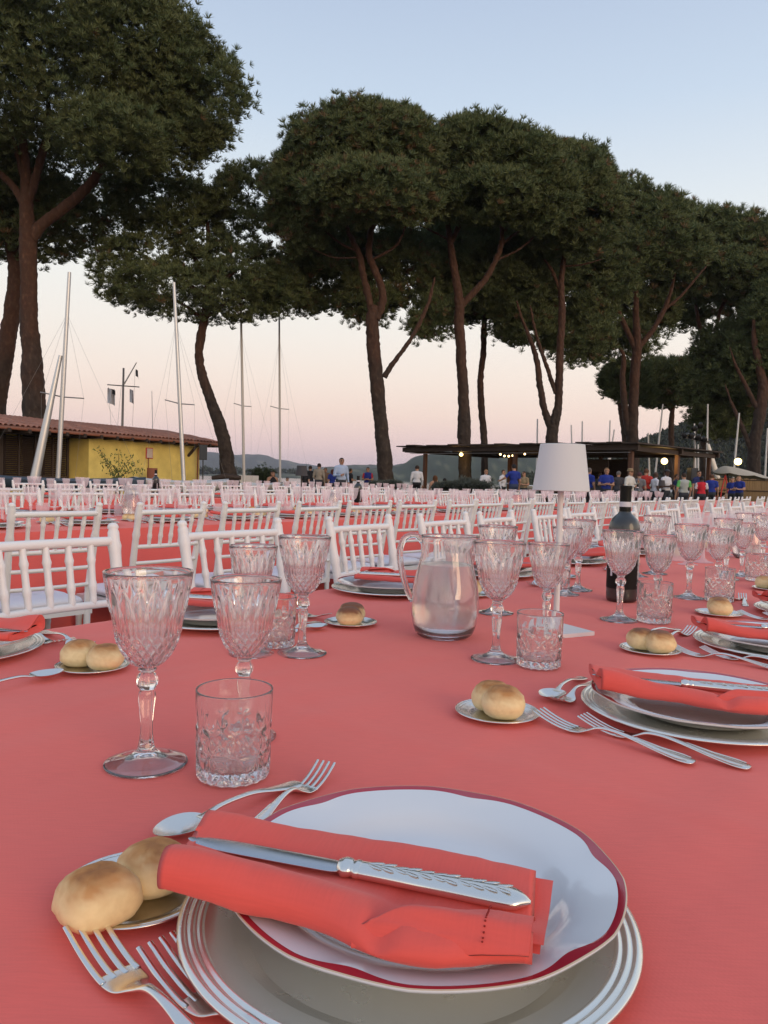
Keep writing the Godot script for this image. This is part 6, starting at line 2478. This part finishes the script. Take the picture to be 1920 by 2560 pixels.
	# fingers: four and a thumb at the end of each palm
	for b in bones.size():
		if b > 0 and bones[b][4] == "skin" and bones[b][2] == 0.028:
			var a: Vector3 = bones[b][0]
			var e: Vector3 = bones[b][1]
			var dir := (e - a).normalized()
			var side := dir.cross(Vector3(0.3, 0.2, 1)).normalized()
			g.tint = skin_c
			for i in 4:
				var root := e + side * (i - 1.5) * 0.019 + dir * 0.012
				var l: float = [0.062, 0.072, 0.066, 0.050][i]
				var curl := dir.cross(side) * 0.02
				g.tube([root, root + dir * l * 0.55 + curl * 0.3, root + dir * l + curl], [0.0095, 0.0085, 0.0065], 5)
			var tr := a + (e - a) * 0.4 + side * 0.03
			g.tube([tr, tr + (dir + side * 0.9).normalized() * 0.035, tr + (dir + side * 0.5).normalized() * 0.062], [0.011, 0.0095, 0.007], 5)
	return g.mesh(M.person_cloth, true)


func stand(label: String, x: float, y: float, d: float, facing: float, o: Dictionary) -> Node3D:
	var top := place(x, y, d)
	var g := ground_at(top)
	var full: float = 1.745 - (0.42 if o.get("sit", false) else 0.0) + o.get("nod", Vector3.ZERO).y
	var p := solo("person", person_mesh(o), label, "person", Vector3(top.x, g, top.z), deg_to_rad(facing), "guests and waiters standing by the bar")
	p.scale = Vector3.ONE * clampf((top.y - g) / full, 0.80, 1.12)
	if o.get("sit", false):
		var st := Geo.new()
		st.box(Vector3(0, 0.39, -0.03), Vector3(0.44, 0.04, 0.42))
		for q in [[-0.19, 0.15], [0.19, 0.15], [-0.19, -0.21], [0.19, -0.21]]:
			st.box(Vector3(q[0], 0.185, q[1]), Vector3(0.035, 0.37, 0.035))
		st.box(Vector3(0, 0.72, -0.26), Vector3(0.42, 0.3, 0.025))
		for sx in [-0.2, 0.2]:
			st.box(Vector3(sx, 0.6, -0.25), Vector3(0.035, 0.5, 0.035))
		solo("garden_chair", st.mesh(M.dark_wood), "dark garden chair under the " + label.get_slice(" ", 0) + " " + label.get_slice(" ", 1) + " " + label.get_slice(" ", 2) + " who is seated", "chair", p.position, p.rotation.y).scale = p.scale
	return p


func stand_people() -> void:
	var blue := Color(0.010, 0.030, 0.24)
	var white := Color(0.64, 0.64, 0.68)
	var black := Color(0.010, 0.010, 0.012)
	var dark_skin := Color(0.075, 0.040, 0.030)
	var tan := Color(0.36, 0.19, 0.12)
	var jeans := Color(0.03, 0.045, 0.10)
	var brown := Color(0.035, 0.018, 0.010)
	var fair := Color(0.20, 0.11, 0.05)
	# by the water
	stand("dark-haired person in a pale blue shirt, one arm hanging, left of the middle pine", 854, 1143, 27.0, 22, {"shirt": Color(0.36, 0.44, 0.60), "long_sleeves": true, "left": "down", "right": "bent", "skin": tan})
	stand("long-haired person in a black sleeveless top beside the round bush", 682, 1171, 40.0, 20, {"shirt": black, "bare_shoulders": true, "long_hair": true, "hair": Color(0.06, 0.025, 0.012), "left": "bent", "right": "bent", "sit": true})
	stand("person in a black top with arm bent, half hidden by the dark grey lamp", 764, 1172, 33.0, 150, {"shirt": black, "long_hair": true, "left": "bent", "skin": Color(0.5, 0.3, 0.22)})
	stand("person seen from behind in a black shirt with white print, right of the dark lamp", 776, 1163, 38.0, 185, {"shirt": black, "trousers": jeans})
	stand("person in a beige hooded top seen from behind", 798, 1157, 36.0, 170, {"shirt": Color(0.30, 0.26, 0.215), "long_sleeves": true, "hair": Color(0.025, 0.012, 0.010), "left": "bent"})
	stand("distant person in a brown shirt behind the beige hooded top", 814, 1168, 46.0, 10, {"shirt": Color(0.16, 0.10, 0.07)})
	stand("person with red-brown hair in a blue T-shirt behind the pale blue shirt", 832, 1172, 38.0, 200, {"shirt": blue, "long_hair": true, "hair": Color(0.10, 0.025, 0.015)})
	stand("person in a black T-shirt turned away, right of the pale blue shirt", 876, 1170, 39.0, 120, {"shirt": black, "right": "bent", "skin": tan, "hair": brown})
	stand("person wearing a blue and white shirt with a red flag over the shoulder", 920, 1167, 39.0, -10, {"shirt": blue, "sleeve": Color(0.42, 0.03, 0.03), "left": "bent", "right": "bent", "hair": brown})
	stand("dark-haired child sitting by the water right of the second mast", 719, 1192, 40.0, -30, {"shirt": Color(0.4, 0.3, 0.25), "sit": true})
	# before the bar
	stand("dark-haired waiter in a white shirt seen from behind, under the roof's left end", 1043, 1162, 34.0, 180, {"shirt": white, "long_sleeves": true, "trousers": black})
	stand("seated person with long brown hair and bare shoulders by the left post", 1088, 1187, 35.0, 200, {"shirt": black, "bare_shoulders": true, "long_hair": true, "hair": Color(0.10, 0.04, 0.018), "sit": true, "skin": Color(0.5, 0.28, 0.19)})
	stand("seated person in a yellow-green shirt beside the bare-shouldered one", 1112, 1194, 35.5, 190, {"shirt": Color(0.55, 0.62, 0.04), "sit": true, "hair": black})
	stand("fair-haired waiter in a white shirt left of the white lamp shade", 1215, 1172, 31.0, 15, {"shirt": white, "long_sleeves": true, "hair": fair, "trousers": black})
	stand("second waiter in white, turning to the guest in blue", 1258, 1173, 31.0, 55, {"shirt": white, "long_sleeves": true, "hair": brown, "trousers": black, "left": "bent"})
	stand("person in a bright blue T-shirt seen from behind, left of the white lamp shade", 1286, 1159, 28.5, 200, {"shirt": blue, "hair": black, "left": "out", "trousers": jeans})
	stand("person in a beige dress just left of the white lamp shade", 1311, 1177, 30.5, -50, {"shirt": Color(0.30, 0.22, 0.13), "hair": brown, "left": "bent"})
	stand("grey-haired person in a blue T-shirt, hand at the chin, right of the lamp shade", 1473, 1168, 27.0, 130, {"shirt": blue, "hair": Color(0.12, 0.10, 0.09), "left": "chin"})
	stand("person in a blue T-shirt with pale print and glasses, facing the tables", 1517, 1168, 26.5, -8, {"shirt": blue, "hair": fair, "left": "bent", "right": "bent"})
	var hat := stand("person in a white shirt and straw hat holding a glass above the wine bottle", 1576, 1171, 25.0, 40, {"shirt": Color(0.62, 0.60, 0.56), "long_sleeves": true, "left": "glass", "right": "bent", "hair": Color(0.2, 0.17, 0.14)})
	var hg := Geo.new()
	hg.lathe(ring_profile([[0.0, 1.655], [0.10, 1.655], [0.15, 1.648], [0.153, 1.653], [0.105, 1.664], [0.100, 1.70], [0.088, 1.745], [0.04, 1.755], [0.0, 1.748]]), 24)
	part(hat, "straw_hat", hg.mesh(M.straw))
	stand("person in a grey shirt turned away beside the straw hat", 1599, 1179, 26.5, 150, {"shirt": Color(0.16, 0.15, 0.16), "hair": Color(0.08, 0.03, 0.03)})
	stand("reddish-haired person in a red shirt turned away", 1616, 1170, 27.0, 140, {"shirt": Color(0.50, 0.035, 0.02), "hair": Color(0.12, 0.05, 0.025)})
	stand("dark-skinned person with shaved head in a white shirt", 1639, 1179, 26.5, 100, {"shirt": Color(0.6, 0.6, 0.66), "skin": dark_skin, "bald": true, "left": "bent"})
	var cap := stand("dark-skinned person in a white top and black cap", 1667, 1173, 27.0, 30, {"shirt": Color(0.62, 0.62, 0.66), "skin": dark_skin, "hair": black, "left": "bent", "right": "bent"})
	var cg := Geo.new()
	cg.lathe(ring_profile([[0.0, 1.665], [0.106, 1.66], [0.108, 1.68], [0.095, 1.72], [0.05, 1.748], [0.0, 1.752]]), 20)
	cg.box(Vector3(0, 1.667, 0.13), Vector3(0.13, 0.012, 0.10))
	part(cap, "cap", cg.mesh(M.black_metal))
	stand("person in a grey shirt with green and blue dye patches, seen from behind", 1711, 1181, 25.5, 190, {"shirt": Color(0.36, 0.38, 0.36), "sleeve": Color(0.10, 0.40, 0.10), "hair": brown, "wide": 1.12})
	stand("dark-skinned person in a red and white shirt seen from behind", 1755, 1189, 27.0, 170, {"shirt": Color(0.55, 0.015, 0.03), "sleeve": Color(0.6, 0.55, 0.58), "skin": dark_skin, "hair": black})
	stand("brown-haired person in a blue T-shirt with back turned, near the red trestle", 1780, 1184, 28.5, 160, {"shirt": blue, "hair": Color(0.10, 0.045, 0.02)})
	stand("tall person with cap and sunglasses behind the red and white shirt", 1747, 1175, 30.0, 20, {"shirt": Color(0.014, 0.02, 0.10), "hair": brown})
	stand("person in a dark jacket between the grey-haired guest and the one with glasses", 1500, 1182, 30.0, 150, {"shirt": Color(0.03, 0.03, 0.035), "hair": brown, "long_sleeves": true})
	stand("grey-haired person with back turned, beside the straw hat", 1547, 1176, 29.0, 170, {"shirt": Color(0.05, 0.05, 0.06), "hair": Color(0.16, 0.15, 0.15)})
	stand("person in a navy shirt standing behind the green-dyed shirt", 1690, 1184, 31.0, 60, {"shirt": Color(0.012, 0.02, 0.09), "hair": brown})
	stand("second person in blue leaning close before the reed fence", 1832, 1192, 31.5, -40, {"shirt": blue, "hair": Color(0.10, 0.08, 0.05), "left": "bent", "nod": Vector3(0, -0.02, 0.04)})
	stand("person in a blue T-shirt looking down at a phone before the reed fence", 1850, 1188, 30.0, -65, {"shirt": blue, "hair": fair, "left": "bent", "right": "bent", "nod": Vector3(0, -0.03, 0.05), "skin": Color(0.5, 0.28, 0.2)})
